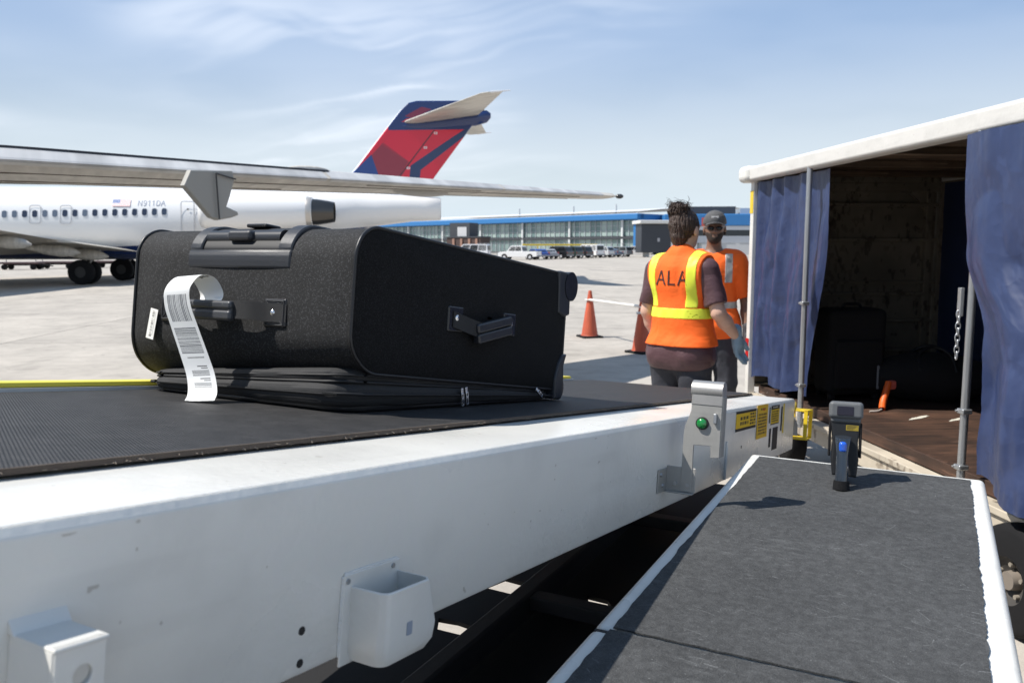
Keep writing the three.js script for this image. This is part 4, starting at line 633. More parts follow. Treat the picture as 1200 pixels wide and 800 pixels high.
function skeleton(s, pose) {
  const J = { pelvis: [0, 0.97 * s, 0], waist: [0, 1.12 * s, 0.0], chest: [0, 1.33 * s, -0.005], neck: [0, 1.49 * s, -0.02], head: [0, 1.675 * s, 0.015], shoulder: k => [k * 0.178 * s, 1.435 * s, -0.015], ...pose };
  const b = pose.bulk, arms = [1, -1].map(k => { const a = pose.arms[k > 0 ? 0 : 1], S = J.shoulder(k); return { S, E: a.elbow, W: a.wrist, D: V(...a.hand).normalize().toArray(), k }; });
  const torso = blend([cone(J.pelvis, J.waist, 0.150 * b, 0.140 * b, 0.74), cone(J.waist, J.chest, 0.140 * b, 0.160 * b, 0.70), cone([-0.10, 1.40 * s, -0.015], [0.10, 1.40 * s, -0.015], 0.085 * b, 0.085 * b), cone([-0.155, 1.440 * s, -0.018], [0.155, 1.440 * s, -0.018], 0.056, 0.056), cone([-0.075, 0.94 * s, -0.01], [0.075, 0.94 * s, -0.01], 0.118 * b, 0.118 * b)], 0.06);
  const upper = arms.map(a => cone(a.S, a.E, 0.056 * b, 0.044 * b)), fore = arms.map(a => blend([cone(a.E, a.E.map((v, i) => lerp(v, a.W[i], 0.35)), 0.043 * b, 0.044 * b), cone(a.E.map((v, i) => lerp(v, a.W[i], 0.35)), a.W, 0.044 * b, 0.027)], 0.02));
  const legs = [1, -1].map(k => { const hip = [k * 0.088, 0.93 * s, 0], knee = [k * 0.115, 0.50 * s, 0.015], ank = [k * 0.125, 0.085, -0.02]; return { f: blend([cone(hip, knee, 0.098 * b, 0.066), cone(knee, ank, 0.062, 0.040)], 0.03), ank }; });
  const hands = arms.map(a => handField(a.W, a.D, -a.k, pose.curl ?? 0.5));
  const neck = cone([0, 1.46 * s, -0.025], [0, 1.60 * s, 0.0], 0.066, 0.054), h = J.head;
  const headParts = [blob([h[0], h[1] + 0.028, h[2] - 0.012], [0.076, 0.092, 0.098]), blob([h[0], h[1] - 0.035, h[2] + 0.022], [0.062, 0.082, 0.070]), cone([h[0], h[1] - 0.088, h[2] + 0.062], [h[0], h[1] - 0.083, h[2] + 0.066], 0.026, 0.026)];
  const face0 = blend(headParts, 0.03), nose = blend([cone([h[0], h[1] + 0.012, h[2] + 0.086], [h[0], h[1] - 0.026, h[2] + 0.106], 0.009, 0.0125), blob([h[0] - 0.011, h[1] - 0.029, h[2] + 0.096], [0.009, 0.008, 0.010]), blob([h[0] + 0.011, h[1] - 0.029, h[2] + 0.096], [0.009, 0.008, 0.010])], 0.008);
  const brow = cone([h[0] - 0.04, h[1] + 0.022, h[2] + 0.072], [h[0] + 0.04, h[1] + 0.022, h[2] + 0.072], 0.014, 0.014), sockets = [-1, 1].map(k => blob([h[0] + k * 0.031, h[1] + 0.002, h[2] + 0.096], [0.017, 0.012, 0.014]));
  const lips = blend([cone([h[0] - 0.020, h[1] - 0.056, h[2] + 0.083], [h[0] + 0.020, h[1] - 0.056, h[2] + 0.083], 0.008, 0.008), cone([h[0] - 0.015, h[1] - 0.067, h[2] + 0.083], [h[0] + 0.015, h[1] - 0.067, h[2] + 0.083], 0.009, 0.009)], 0.003), ears = [-1, 1].map(k => blob([h[0] + k * 0.079, h[1] - 0.008, h[2] - 0.010], [0.012, 0.032, 0.020]));
  const headF = (x, y, z) => { let v = smin(face0(x, y, z), nose(x, y, z), 0.012); v = smin(v, brow(x, y, z), 0.018); for (const q of sockets) v = smax(v, -q(x, y, z), 0.012); v = smin(v, lips(x, y, z), 0.005); for (const q of ears) v = smin(v, q(x, y, z), 0.008); return v; };
  return { J, arms, torso, upper, fore, legs, hands, neck, headF, s };
}
function buildBody(sk, skin, parent, { gloved = [false, false] } = {}) {
  const { torso, upper, fore, legs, neck, headF, arms, J, s } = sk;
  const main = (x, y, z) => { let d = smin(torso(x, y, z), neck(x, y, z), 0.04); for (let k = 0; k < 2; k++) { d = smin(d, upper[k](x, y, z), 0.04); d = smin(d, fore[k](x, y, z), 0.015); d = smin(d, legs[k].f(x, y, z), 0.04); } return d; };
  const full = (x, y, z) => y > 1.45 * s ? smin(main(x, y, z), headF(x, y, z), 0.02) : main(x, y, z);
  const reach = Math.max(...arms.flatMap(a => [Math.abs(a.E[0]), Math.abs(a.W[0])])) + 0.09, zr = Math.max(0.22, ...arms.flatMap(a => [Math.abs(a.E[2]), Math.abs(a.W[2])])) + 0.07;
  const body = (x, y, z) => smax(full(x, y, z), y - 1.56 * s, 0.002), headOnly = (x, y, z) => smax(smin(headF(x, y, z), neck(x, y, z), 0.02), 1.545 * s - y, 0.002);
  const list = [nets(body, [-reach, 0.02, -zr], [reach, 1.60 * s, zr], 0.0125), nets(headOnly, [-0.12, 1.53 * s, -0.15], [0.12, 1.82 * s, 0.17], 0.0038)];
  arms.forEach((a, k) => { const [lo, hi] = boundsOf(a.W, 0.19); list.push(nets(sk.hands[k], lo, hi, 0.0042)); });
  const g = joined(list); part('body', g, skin, parent);
  arms.forEach((a, k) => { if (gloved[k]) { const [lo, hi] = boundsOf(a.W, 0.20), cuff = cone(a.W.map((v, i) => v - a.D[i] * 0.05), a.W, 0.036, 0.032); part('glove', nets((x, y, z) => smin(sk.hands[k](x, y, z) - 0.004, cuff(x, y, z), 0.01), lo.map((v, i) => i === 1 ? v : v), hi.map((v, i) => i === 1 ? v + 0.05 : v), 0.0045), gloved[k], parent); } });
  return { main };
}
function garments(sk, parent, { shirt, sleeve = 0.62, shirtHem, pants, boots, ease = 0.014, flare = 0.02 }) {
  const { torso, upper, fore, legs, s, arms } = sk;
  const fold = (x, y, z, a) => a * (bump3(x, y, z, 7, 3) + 0.6 * bump3(x, y, z, 15, 5));
  const shirtF = (x, y, z) => { let d = torso(x, y, z) - ease - flare * smooth(1.15, 0.85, y / s); for (let k = 0; k < 2; k++) { const a = arms[k], ex = a.E[0] - a.S[0], ey = a.E[1] - a.S[1], ez = a.E[2] - a.S[2], t = ((x - a.S[0]) * ex + (y - a.S[1]) * ey + (z - a.S[2]) * ez) / (ex * ex + ey * ey + ez * ez); d = smin(d, smax(upper[k](x, y, z) - ease - 0.012 * smooth(0, 1, t), (t - sleeve) * 0.28, 0.006), 0.03); } d += fold(x, y, z, 0.018); d = smax(d, shirtHem - y, 0.008); const r = Math.hypot(x, (z + 0.005) * 1.05); return smax(d, Math.min(y - 1.475 * s, 0.078 - r) , 0.008); };
  part('shirt', nets(shirtF, [-0.46, shirtHem - 0.03, -0.32], [0.46, 1.60 * s, 0.36], 0.010), shirt, parent);
  const pantsF = (x, y, z) => { let d = 1e9; for (let k = 0; k < 2; k++) { const ank = legs[k].ank; d = smin(d, smin(legs[k].f(x, y, z) - 0.022 - 0.012 * smooth(0.6, 0.1, y), cone([ank[0], 0.12, ank[2]], [ank[0], 0.42, 0.0], 0.068, 0.078)(x, y, z), 0.03), 0.012); } d = smin(d, torso(x, y, z) - 0.010, 0.02); d += fold(x, y, z, 0.022); return smax(smax(d, y - 0.99 * s, 0.006), 0.07 - y, 0.008); };
  part('trousers', nets(pantsF, [-0.30, 0.04, -0.26], [0.30, 1.02 * s, 0.26], 0.0115), pants, parent);
  for (let k = 0; k < 2; k++) { const a = legs[k].ank; const bf = blend([cone([a[0], 0.055, a[2] - 0.03], [a[0] * 1.12, 0.045, a[2] + 0.16], 0.044, 0.043), cone([a[0], 0.06, a[2]], [a[0], 0.15, a[2]], 0.05, 0.05)], 0.03); part('boot', nets((x, y, z) => smax(bf(x, y, z), -y, 0.003), [a[0] - 0.1, -0.02, a[2] - 0.12], [a[0] + 0.1, 0.22, a[2] + 0.25], 0.008), boots, parent); }
  return { shirtF };
}
const cloth = (rgb, r = 0.8, more = {}) => mat(rgb, r, { bumpMap: again(T.wrinkle, 6), bumpScale: 0.004, ...more });
const navyish = cloth([0.030, 0.032, 0.042]), bootM = mat([0.02, 0.018, 0.016], 0.6);
// a vest as a shell round the shirt, its reflective tapes as thin bands on it
function vestOf(sk, parent, { hem, fabric, tape, tapes, base = 0.032, armCut = 0.165 }) {
  const { torso, s } = sk;
  const nape = cone([0, 1.45 * s, -0.022], [0, 1.515 * s, -0.018], 0.082, 0.060), shell = (x, y, z) => smin(torso(x, y, z), nape(x, y, z), 0.03) - base - 0.014 * smooth(1.25, 0.98, y / s) + 0.020 * bump3(x, y, z, 7, 21) + 0.012 * bump3(x * 1.2, y * 0.5, z * 1.2, 17, 25);
  const cut = (x, y, z) => { let d = smax(hem - y, -1, 0.004); const ax = Math.abs(x) - armCut, hole = Math.hypot(y - 1.385 * s, (z + 0.015) * 1.15) - 0.125; d = Math.max(d, y > 1.20 * s ? Math.min(ax, 1) - 0.02 - 0.10 * smooth(0.0, 0.13, hole) : -1); d = Math.max(d, Math.min(0.066 - Math.hypot(x, (z - 0.030) * 0.9), y > 1.40 * s ? 1 : -1)); if (z > 0) { const neckV = 0.085 * smooth(1.22 * s, 1.50 * s, y) - Math.abs(x); d = Math.max(d, neckV); } return d; };
  const vestF = (x, y, z) => Math.max(smax(shell(x, y, z), cut(x, y, z), 0.006), -(shell(x, y, z) + 0.012));
  const inner = (x, y, z) => smax(shell(x, y, z), cut(x, y, z), 0.006);
  part('vest', nets(inner, [-0.34, hem - 0.03, -0.30], [0.34, 1.62 * s, 0.32], 0.0085), fabric, parent);
  for (const [name, m, test] of tapes) part(name, nets((x, y, z) => smax(Math.max(inner(x, y, z) - 0.004, -(inner(x, y, z) + 0.006)), test(x, y, z), 0.001), [-0.34, hem - 0.02, -0.30], [0.34, 1.60 * s, 0.32], 0.0062), m, parent);
  return inner;
}
const hiVis = mat([0.92, 0.135, 0.010], 0.8, { bumpMap: again(T.wrinkle, 5), bumpScale: 0.004 }), lime = mat([0.80, 0.86, 0.06], 0.5), silver = mat([0.42, 0.42, 0.40], 0.4, { metalness: 0.3 });
{
  // worker seen from behind
  const pos = atD(799, 400, 5.05);
  const w = thing('person', 'person seen from behind in orange vest with yellow tapes, hair in a messy bun', 'person', [pos.x, 0, pos.z], Math.PI - 0.78);
  const sk = skeleton(1.02, { bulk: 1.0, curl: 0.35, arms: [{ elbow: [0.245, 1.20, -0.02], wrist: [0.24, 0.985, 0.10], hand: [0.02, -1, 0.25] }, { elbow: [-0.262, 1.215, -0.02], wrist: [-0.285, 1.055, 0.165], hand: [-0.03, -1, 0.22] }] });
  const gloveM = cloth([0.24, 0.34, 0.42], 0.8);
  buildBody(sk, mat([0.58, 0.36, 0.27], 0.55), w, { gloved: [gloveM, gloveM] });
  garments(sk, w, { shirt: mat([0.085, 0.040, 0.046], 0.5, { bumpMap: again(T.wrinkle, 6), bumpScale: 0.005 }), shirtHem: 0.855, pants: navyish, boots: bootM, sleeve: 0.82 });
  const tapeZ = (x, y, z) => Math.max(Math.abs(y - 1.205) - 0.032, -1), tapeV = k => (x, y, z) => Math.max(Math.abs(x - k * 0.125 * (1 + 0.10 * smooth(1.2, 1.5, y))) - 0.030, 1.2395 - y);
  const inner = vestOf(sk, w, { hem: 1.005, fabric: hiVis, tape: lime, tapes: [['waist_tape', lime, tapeZ], ['shoulder_tape', lime, tapeV(1)], ['shoulder_tape', lime, tapeV(-1)]] });
  // lettering on the back, laid on the cloth
  let adv = 0; const word = new THREE.Group(); word.name = 'lettering'; w.add(word);
  for (const ch of 'ALA') {
    const g0 = letters(ch, 0.088, 0.003, fontThin), bb = g0.boundingBox, g = g0.toNonIndexed(), p = g.attributes.position, wch = bb.max.x - bb.min.x;
    for (let i = 0; i < p.count; i++) { const lx = adv + p.getX(i) - bb.min.x - 0.100, x = -lx, y = 1.375 + p.getY(i); let z = -0.34; for (let k = 0; k < 60; k++) { const d = inner(x, y, z); if (d < 0.0008) break; z += Math.max(0.0006, d * 0.8); } p.setXYZ(i, x, y, z - (p.getZ(i) > 0.001 ? 0.0035 : -0.001)); }
    g.computeVertexNormals(); part('letter', g, mat([0.05, 0.015, 0.012], 0.7), word); adv += wch + 0.014;
  }
  // hair: a cap of hair and a loose bun on top, with strands
  const h = sk.J.head, hairM = mat([0.042, 0.022, 0.014], 0.55, { bumpMap: again(T.brushed, 5), bumpScale: 0.003 }), strands = (x, y, z, a) => a * (vnoise(Math.atan2(x - h[0], z - h[2]) * 24, y * 30, 3) - 0.5 + 0.6 * (vnoise(x * 160 + z * 90, y * 60, 5) - 0.5));
  const hairF = (x, y, z) => { const c = blob([h[0], h[1] + 0.030, h[2] - 0.022], [0.086, 0.098, 0.104])(x, y, z), face = blob([h[0], h[1] - 0.035, h[2] + 0.115], [0.072, 0.105, 0.085])(x, y, z), nape = cone([h[0], h[1] - 0.05, h[2] - 0.068], [h[0], h[1] - 0.105, h[2] - 0.060], 0.05, 0.032)(x, y, z); return smax(smin(c, nape, 0.03), -face, 0.012) + strands(x, y, z, 0.008); };
  const bun = [h[0] + 0.012, h[1] + 0.112, h[2] - 0.062], bunF = (x, y, z) => smin(blob(bun, [0.062, 0.052, 0.058])(x, y, z) + strands(x * 1.2, y * 1.3, z, 0.022), cone([h[0], h[1] + 0.09, h[2] - 0.05], bun, 0.045, 0.03)(x, y, z), 0.01);
  const hair = part('hair', nets((x, y, z) => smin(hairF(x, y, z), bunF(x, y, z), 0.012), [-0.13, h[1] - 0.15, -0.19], [0.13, h[1] + 0.23, 0.14], 0.0042), hairM, w);
  const r = rng(31), wisps = []; for (let k = 0; k < 90; k++) { const a = r() * 6.28, b = bun, e = 0.05 + r() * 0.05, y0 = b[1] + (r() - 0.3) * 0.05; const A = [b[0] + Math.cos(a) * 0.04, y0, b[2] + Math.sin(a) * 0.04], B = [b[0] + Math.cos(a + 0.4) * (0.055 + r() * 0.02), y0 + 0.02 + r() * 0.02, b[2] + Math.sin(a + 0.4) * 0.06], C = [b[0] + Math.cos(a + 0.9) * e, y0 + (r() - 0.2) * 0.07, b[2] + Math.sin(a + 0.9) * e]; wisps.push(tube([A, B, C], 0.0008, 8, 4)); }
  part('loose_strands', wisps, hairM, hair).userData.kind = 'stuff';
  for (const k of [-1, 1]) part('eye', new THREE.SphereGeometry(0.0115, 14, 10).translate(h[0] + k * 0.031, h[1] + 0.002, h[2] + 0.079), mat([0.55, 0.52, 0.48], 0.25), w);
  part('collar_tag', rbox(-0.02, 0.02, 1.53, 1.545, -0.105, -0.10, 0.002), hiVis, w);
}
{
  // worker facing us beside the cart
  const pos = atD(834, 400, 6.55);
  const w = thing('person', 'person facing forward in orange shirt with grey cap, dark sunglasses and beard', 'person', [pos.x, 0, pos.z], -0.22);
  const sk = skeleton(1.045, { bulk: 1.06, curl: 0.5, arms: [{ elbow: [0.262, 1.17, -0.03], wrist: [0.268, 0.93, 0.06], hand: [0, -1, 0.15] }, { elbow: [-0.262, 1.17, -0.02], wrist: [-0.258, 0.94, 0.10], hand: [0, -1, 0.2] }] });
  const gl = cloth([0.05, 0.05, 0.055]);
  buildBody(sk, mat([0.20, 0.108, 0.070], 0.5), w, { gloved: [gl, gl] });
  const { shirtF } = garments(sk, w, { shirt: hiVis, shirtHem: 0.88, pants: navyish, boots: bootM, sleeve: 0.88, ease: 0.018 });
  const band = (name, test, m) => part(name, nets((x, y, z) => smax(Math.max(shirtF(x, y, z) - 0.004, -(shirtF(x, y, z) + 0.006)), test(x, y, z), 0.001), [-0.36, 0.9, -0.30], [0.36, 1.62, 0.32], 0.0065), m, w);
  band('waist_tape', (x, y, z) => Math.max(Math.abs(y - 1.15) - 0.028, Math.abs(x) - 0.235), silver);
  band('shoulder_tape', (x, y, z) => Math.max(Math.abs(x - 0.115) - 0.03, Math.abs(y - 1.44) - 0.115, -z), silver); band('shoulder_tape', (x, y, z) => Math.max(Math.abs(x + 0.115) - 0.03, Math.abs(y - 1.42) - 0.115, -z), silver);
  band('chest_patch', (x, y, z) => Math.max(Math.abs(x - 0.115) - 0.028, Math.abs(y - 1.50) - 0.03, -z), mat([0.02, 0.02, 0.022], 0.6));
  const h = sk.J.head;
  const beardF = (x, y, z) => smax(smax(sk.headF(x, y, z) - 0.005, (y - (h[1] - 0.030 - 0.02 * smooth(0.06, 0.10, z - h[2])) ) , 0.01), smax(h[2] - 0.01 - z, -blob([h[0], h[1] - 0.060, h[2] + 0.10], [0.024, 0.010, 0.03])(x, y, z), 0.003), 0.006);
  part('beard', nets(beardF, [-0.11, h[1] - 0.15, -0.06], [0.11, h[1] + 0.02, 0.16], 0.004), mat([0.030, 0.020, 0.015], 0.9), w);
  const capM = cloth([0.085, 0.085, 0.088], 0.85), capF = (x, y, z) => smax(smin(blob([h[0], h[1] + 0.040, h[2] - 0.010], [0.092, 0.100, 0.112])(x, y, z), blob([h[0], h[1] + 0.075, h[2] + 0.045], [0.07, 0.06, 0.055])(x, y, z), 0.03), h[1] + 0.032 - y, 0.005);
  const cap = part('cap', nets(capF, [-0.12, h[1], -0.16], [0.12, h[1] + 0.18, 0.16], 0.005), capM, w);
  const br = []; for (let k = 0; k <= 14; k++) { const t = k / 14 * 2 - 1, z0 = h[2] + 0.096 * Math.sqrt(1 - (t * 0.72) ** 2), z1 = z0 + 0.072 * Math.sqrt(Math.max(0, 1 - t * t * 0.92)); const y = h[1] + 0.046 - 0.016 * t * t, x = h[0] + t * 0.072; br.push([[x, y + 0.003, z0 - 0.01], [x, y - 0.006 + 0.002, z1], [x, y - 0.010, z1], [x, y - 0.003, z0 - 0.01]]); }
  part('brim', loft(br), capM, cap);
  part('cap_badge', rbox(h[0] - 0.028, h[0] + 0.028, h[1] + 0.078, h[1] + 0.092, h[2] + 0.098, h[2] + 0.104, 0.002), mat([0.5, 0.5, 0.5], 0.6), cap);
  const sg = part('sunglasses', [...[-1, 1].map(k => blobMesh([h[0] + k * 0.032, h[1] - 0.002, h[2] + 0.094], [0.027, 0.017, 0.010])), rod([h[0] - 0.008, h[1] + 0.006, h[2] + 0.101], [h[0] + 0.008, h[1] + 0.006, h[2] + 0.101], 0.003, 0.003, 8), ...[-1, 1].map(k => rod([h[0] + k * 0.058, h[1] + 0.006, h[2] + 0.088], [h[0] + k * 0.084, h[1] + 0.006, h[2] - 0.01], 0.003, 0.003, 8))], mat([0.008, 0.008, 0.009], 0.12), w);
}
function blobMesh(c, r) { return new THREE.SphereGeometry(1, 20, 12).scale(...r).translate(...c); }

// ================================================================ airliners
function airfoil(n, t, camber = 0.015) {                           // upper rear edge, round the nose, to lower rear edge
  const o = [], y = x => 5 * t * (0.2969 * Math.sqrt(x) - 0.126 * x - 0.3516 * x * x + 0.2843 * x ** 3 - 0.1036 * x ** 4);
  for (let k = 0; k <= n; k++) { const x = (1 + Math.cos(k / n * Math.PI)) / 2; o.push([x, y(x) + camber * Math.sin(Math.PI * x)]); }
  for (let k = 1; k < n; k++) { const x = (1 - Math.cos(k / n * Math.PI)) / 2; o.push([x, -y(x) + camber * Math.sin(Math.PI * x)]); }
  return o;
}
const wingLoft = (st, n = 18) => loft(st.map(s => airfoil(n, s.t).map(([x, y]) => [s.le[0] + s.back[0] * x * s.c, s.le[1] + s.back[1] * x * s.c + y * s.c, s.le[2] + s.back[2] * x * s.c])));
const skinM = mat([0.60, 0.585, 0.55], 0.42, { map: again(T.wingSkin, 0.35, 0.5), clearcoat: 0.2 }), bareAlu = mat([0.74, 0.75, 0.77], 0.34, { metalness: 0.25, roughnessMap: again(T.smear, 1) });
const fuseM = mat([0.80, 0.80, 0.795], 0.22, { clearcoat: 0.6, clearcoatRoughness: 0.12 }), deepBlue = mat([0.010, 0.030, 0.13], 0.22, { clearcoat: 0.6 });
{
  // the airliner across the apron
  const C = V(-18.927, 0, -38.298), th = 5 * Math.PI / 180, ax = V(Math.cos(th), 0, -Math.sin(th)), nz = V(Math.sin(th), 0, Math.cos(th));
  const pl = thing('airliner', 'white airliner with red and blue tail fin parked across the apron', 'airplane', C.toArray(), th);
  const loc = (px, py, z) => { const P = onPlane(px, py, C.clone().addScaledVector(nz, z), nz).sub(C); return [P.dot(ax), P.y, P.dot(nz)]; };
  const pp = (name, g, m, parent = pl) => part(name, g, m, parent);
  // fuselage
  const st = [[-24, 2.30, 0.05, 0.05], [-23.6, 2.32, 0.42, 0.45], [-22.8, 2.40, 0.85, 0.9], [-21.5, 2.55, 1.25, 1.28], [-19.8, 2.68, 1.56, 1.55], [-18, 2.72, 1.67, 1.67], [-8, 2.72, 1.67, 1.67], [2, 2.72, 1.67, 1.67], [6, 2.76, 1.64, 1.65], [8.5, 2.93, 1.47, 1.48], [10.8, 3.16, 1.13, 1.15], [12.5, 3.38, 0.77, 0.78], [14.2, 3.44, 0.61, 0.5], [15.53, 3.43, 0.53, 0.33], [15.59, 3.43, 0.47, 0.28]];
  const split = x => x < 5 ? 1.42 + 0.055 * (x + 3) : 1.86 + 0.10 * (x - 5);
  const dense = []; for (let k = 0; k < st.length - 1; k++) { const n = Math.max(1, Math.round((st[k + 1][0] - st[k][0]) / 0.8)); for (let i = 0; i < n; i++) dense.push(st[k].map((v, j) => lerp(v, st[k + 1][j], j ? smooth(0, 1, i / n) * 0.5 + i / n * 0.5 : i / n))); } dense.push(st.at(-1));
  const arc = lower => dense.map(([x, cy, ry, rz]) => { const s = clamp((split(x) - cy) / ry, -0.999, 0.999), a0 = Math.asin(s), ring = []; const [f, t] = lower ? [Math.PI - a0, 2 * Math.PI + a0] : [a0, Math.PI - a0]; for (let k = 0; k <= 40; k++) { const a = lerp(f, t, k / 40); ring.push([x, cy + ry * Math.sin(a), rz * Math.cos(a)]); } return ring; });
  const fus = pp('fuselage', loft(arc(false), false), fuseM), belly = pp('belly', loft(arc(true).slice(0, arc(true).length), false), deepBlue);
  pp('tail_cap', new THREE.CircleGeometry(1, 24).rotateY(Math.PI / 2).scale(1, 0.53, 0.33).translate(15.56, 3.43, 0), fuseM);
  // cabin windows, each set on the curve of the hull
  const hullZ = y => Math.sqrt(Math.max(0, 1.67 ** 2 - (y - 2.72) ** 2)), lean = y => -Math.asin(clamp((y - 2.72) / 1.67, -1, 1));
  const winG = poly(rounded(-0.105, 0.105, -0.155, 0.155, 0.08, 5), 0.012, 0), winM = [mat([0.05, 0.065, 0.10], 0.12), mat([0.12, 0.15, 0.20], 0.15), mat([0.035, 0.045, 0.075], 0.1)], ringG = poly(rounded(-0.13, 0.13, -0.18, 0.18, 0.1, 5), 0.006, 0, [rounded(-0.105, 0.105, -0.155, 0.155, 0.08, 5)]), ringM = mat([0.66, 0.67, 0.68], 0.35);
  const wr = rng(3);
  const setOn = (o, x, y, extra = 0.004) => { o.position.set(x, y, hullZ(y) + extra - 0.006); o.rotation.x = lean(y); return o; };
  for (let k = -48; k <= 16; k++) { const x = 3.259 - (16 - k) * 0.4246, y = 3.125 + 0.02 * Math.max(-6, x); const w = setOn(pp('cabin_window', winG, winM[Math.floor(wr() * 3)]), x, y); part('window_surround', ringG, ringM, w); }
  setOn(pp('cabin_window', winG, winM[0]), 4.89, 3.23);
  const outline = (x0, x1, y0, y1, r, t = 0.035) => poly(rounded(x0, x1, y0, y1, r, 6), 0.006, 0, [rounded(x0 + t, x1 - t, y0 + t, y1 - t, Math.max(0.01, r - t), 6)]);
  const seamM = mat([0.42, 0.43, 0.45], 0.5);
  for (const px of [41, 77]) { const [x] = loc(px, 252, 1.6); setOn(pp('exit_hatch', outline(-0.25, 0.25, -0.42, 0.42, 0.12), seamM), x, 3.05); }
  { const [x] = loc(220, 255, 1.6); const d = setOn(pp('service_door', outline(-0.30, 0.30, -0.75, 0.75, 0.10), seamM), x, 2.92); part('door_sill', rbox(-0.38, 0.38, -0.83, -0.77, 0, 0.02, 0.005), mat([0.35, 0.28, 0.2], 0.5), d); part('door_handle', rbox(-0.03, 0.05, 0.35, 0.42, 0, 0.014, 0.004), mat([0.1, 0.1, 0.1], 0.5), d); }
  // registration and flag
  { const [x0] = loc(160, 239, 1.5), g = letters('N911DA', 0.28, 0.006, fontThin); const w = g.boundingBox.max.x; g.scale(1.22 / w, 1, 1); const o = pp('registration', g, mat([0.30, 0.33, 0.40], 0.4)); o.position.set(x0, 3.46, hullZ(3.46) + 0.012); o.rotation.x = lean(3.60);
    const [f0] = loc(131, 238, 1.5), [f1] = loc(152, 238, 1.5), fl = pp('flag_decal', new THREE.BoxGeometry(f1 - f0, 0.36, 0.006), print(140, 74, (x, w2, h) => { for (let k = 0; k < 13; k++) { x.fillStyle = k % 2 ? '#ece8e6' : '#d8a4a4'; x.fillRect(0, k * h / 13, w2, h / 13 + 1); } x.fillStyle = '#6d7fae'; x.fillRect(0, 0, w2 * 0.42, h * 7 / 13); x.fillStyle = '#dfe4f0'; for (let a = 0; a < 6; a++) for (let b = 0; b < 4; b++) x.fillRect(4 + a * 9.5, 4 + b * 9, 3, 3); })); fl.position.set((f0 + f1) / 2, 3.58, hullZ(3.58) + 0.02); fl.rotation.x = lean(3.58); }
  // fin with its painted emblem
  const F = [[413, 203], [470, 129], [478, 121], [488, 118.5], [575, 118], [508, 209]].map(([x, y]) => loc(x, y, 0));
  const le = [F[0][0] - 0.795 * (F[0][1] - 3.9), 3.9], te = [F[5][0] - 0.76 * (F[5][1] - 3.9), 3.9];
  const finPts = [le, ...F.map(q => [q[0], q[1]]), te], x0 = le[0], x1 = F[4][0], y0 = 3.9, y1 = F[4][1] + 0.02;
  const fg = poly(finPts, 0.20, 0.06).translate(0, 0, -0.10);
  { const p = fg.attributes.position, uv = fg.attributes.uv; for (let i = 0; i < p.count; i++) uv.setXY(i, (p.getX(i) - x0) / (x1 - x0), (p.getY(i) - y0) / (y1 - y0)); }
  const finM = print(1024, 768, (x, w, h) => {
    const q = (px, py) => { const P = loc(px, py, 0.15); return [(P[0] - x0) / (x1 - x0) * w, h - (P[1] - y0) / (y1 - y0) * h]; };
    const fill = (c, ...pts) => { x.fillStyle = c; x.beginPath(); pts.forEach(([a, b], i) => { const [X, Y] = q(a, b); i ? x.lineTo(X, Y) : x.moveTo(X, Y); }); x.closePath(); x.fill(); };
    const red = '#d60f36', maroon = '#8f2038', blue = '#0c2c66', navy = '#12305f';
    x.fillStyle = '#e6e8ea'; x.fillRect(0, 0, w, h);
    fill(red, [405, 215], [462, 138], [600, 138], [560, 215], [505, 216]); fill(blue, [455, 152.5], [600, 151], [620, 95], [450, 95]);
    fill('#7a2040', [474, 136], [494, 125], [506, 128], [484, 139]); fill('#b3203c', [470, 143], [476, 139], [486, 138], [477, 143]);
    fill('#a81a36', [445, 171], [462, 152.5], [508, 152.5], [470, 207], [440, 207]); fill(red, [449, 167], [462, 152.5], [509, 152.5], [480, 190]); fill(maroon, [434, 183], [447, 169], [478, 189], [466, 210], [444, 210]);
    fill('#0d3d84', [400, 215], [435, 181], [447, 215]);
    fill(navy, [545, 151], [556, 150], [549, 156], [493, 199], [491, 216], [479, 216], [481, 194], [531, 160]);
    fill('#3c1022', [508, 152.5], [509.6, 152.5], [468.6, 207], [467, 207]);
    x.strokeStyle = '#e6e8ea'; x.lineWidth = 5; for (const [a, b] of [[509, 155], [497, 172], [477, 196]]) { const [X, Y] = q(a, b); x.strokeRect(X, Y, 16, 12); }
  }, 0.25, { clearcoat: 0.5 });
  const fin = pp('tail_fin', fg, finM);
  pp('fin_leading_edge', rod([le[0] + 0.03, le[1], 0], [F[1][0] + 0.03, F[1][1], 0], 0.08, 0.06, 12), bareAlu, fin);
  // tailplane on top of the fin, with its fairing
  for (const k of [1, -1]) {
    const R = loc(470, 144, 0), s = pp('tailplane', wingLoft([{ le: [13.85, 7.45, 0.05 * k], c: 3.5, t: 0.09, back: [1, 0.10, 0] }, { le: [17.15, 7.74, 6.0 * k], c: 0.95, t: 0.08, back: [1, 0.10, 0] }, { le: [17.5, 7.78, 6.1 * k], c: 0.5, t: 0.05, back: [1, 0.10, 0] }]), skinM);
    part('tip_fairing', rod([17.6, 7.80, 6.08 * k], [18.4, 7.88, 6.08 * k], 0.05, 0.02, 8), bareAlu, s);
  }
  pp('tail_bullet', loft([[13.3, 7.24, 0.03], [13.8, 7.28, 0.18], [14.8, 7.38, 0.26], [16.2, 7.55, 0.30], [17.3, 7.70, 0.32], [17.8, 7.78, 0.25], [17.98, 7.82, 0.10]].map(([x, y, r]) => { const o = []; for (let k = 0; k < 16; k++) { const a = k / 8 * Math.PI; o.push([x, y + r * 1.15 * Math.sin(a), r * 0.9 * Math.cos(a)]); } return o; })), deepBlue);
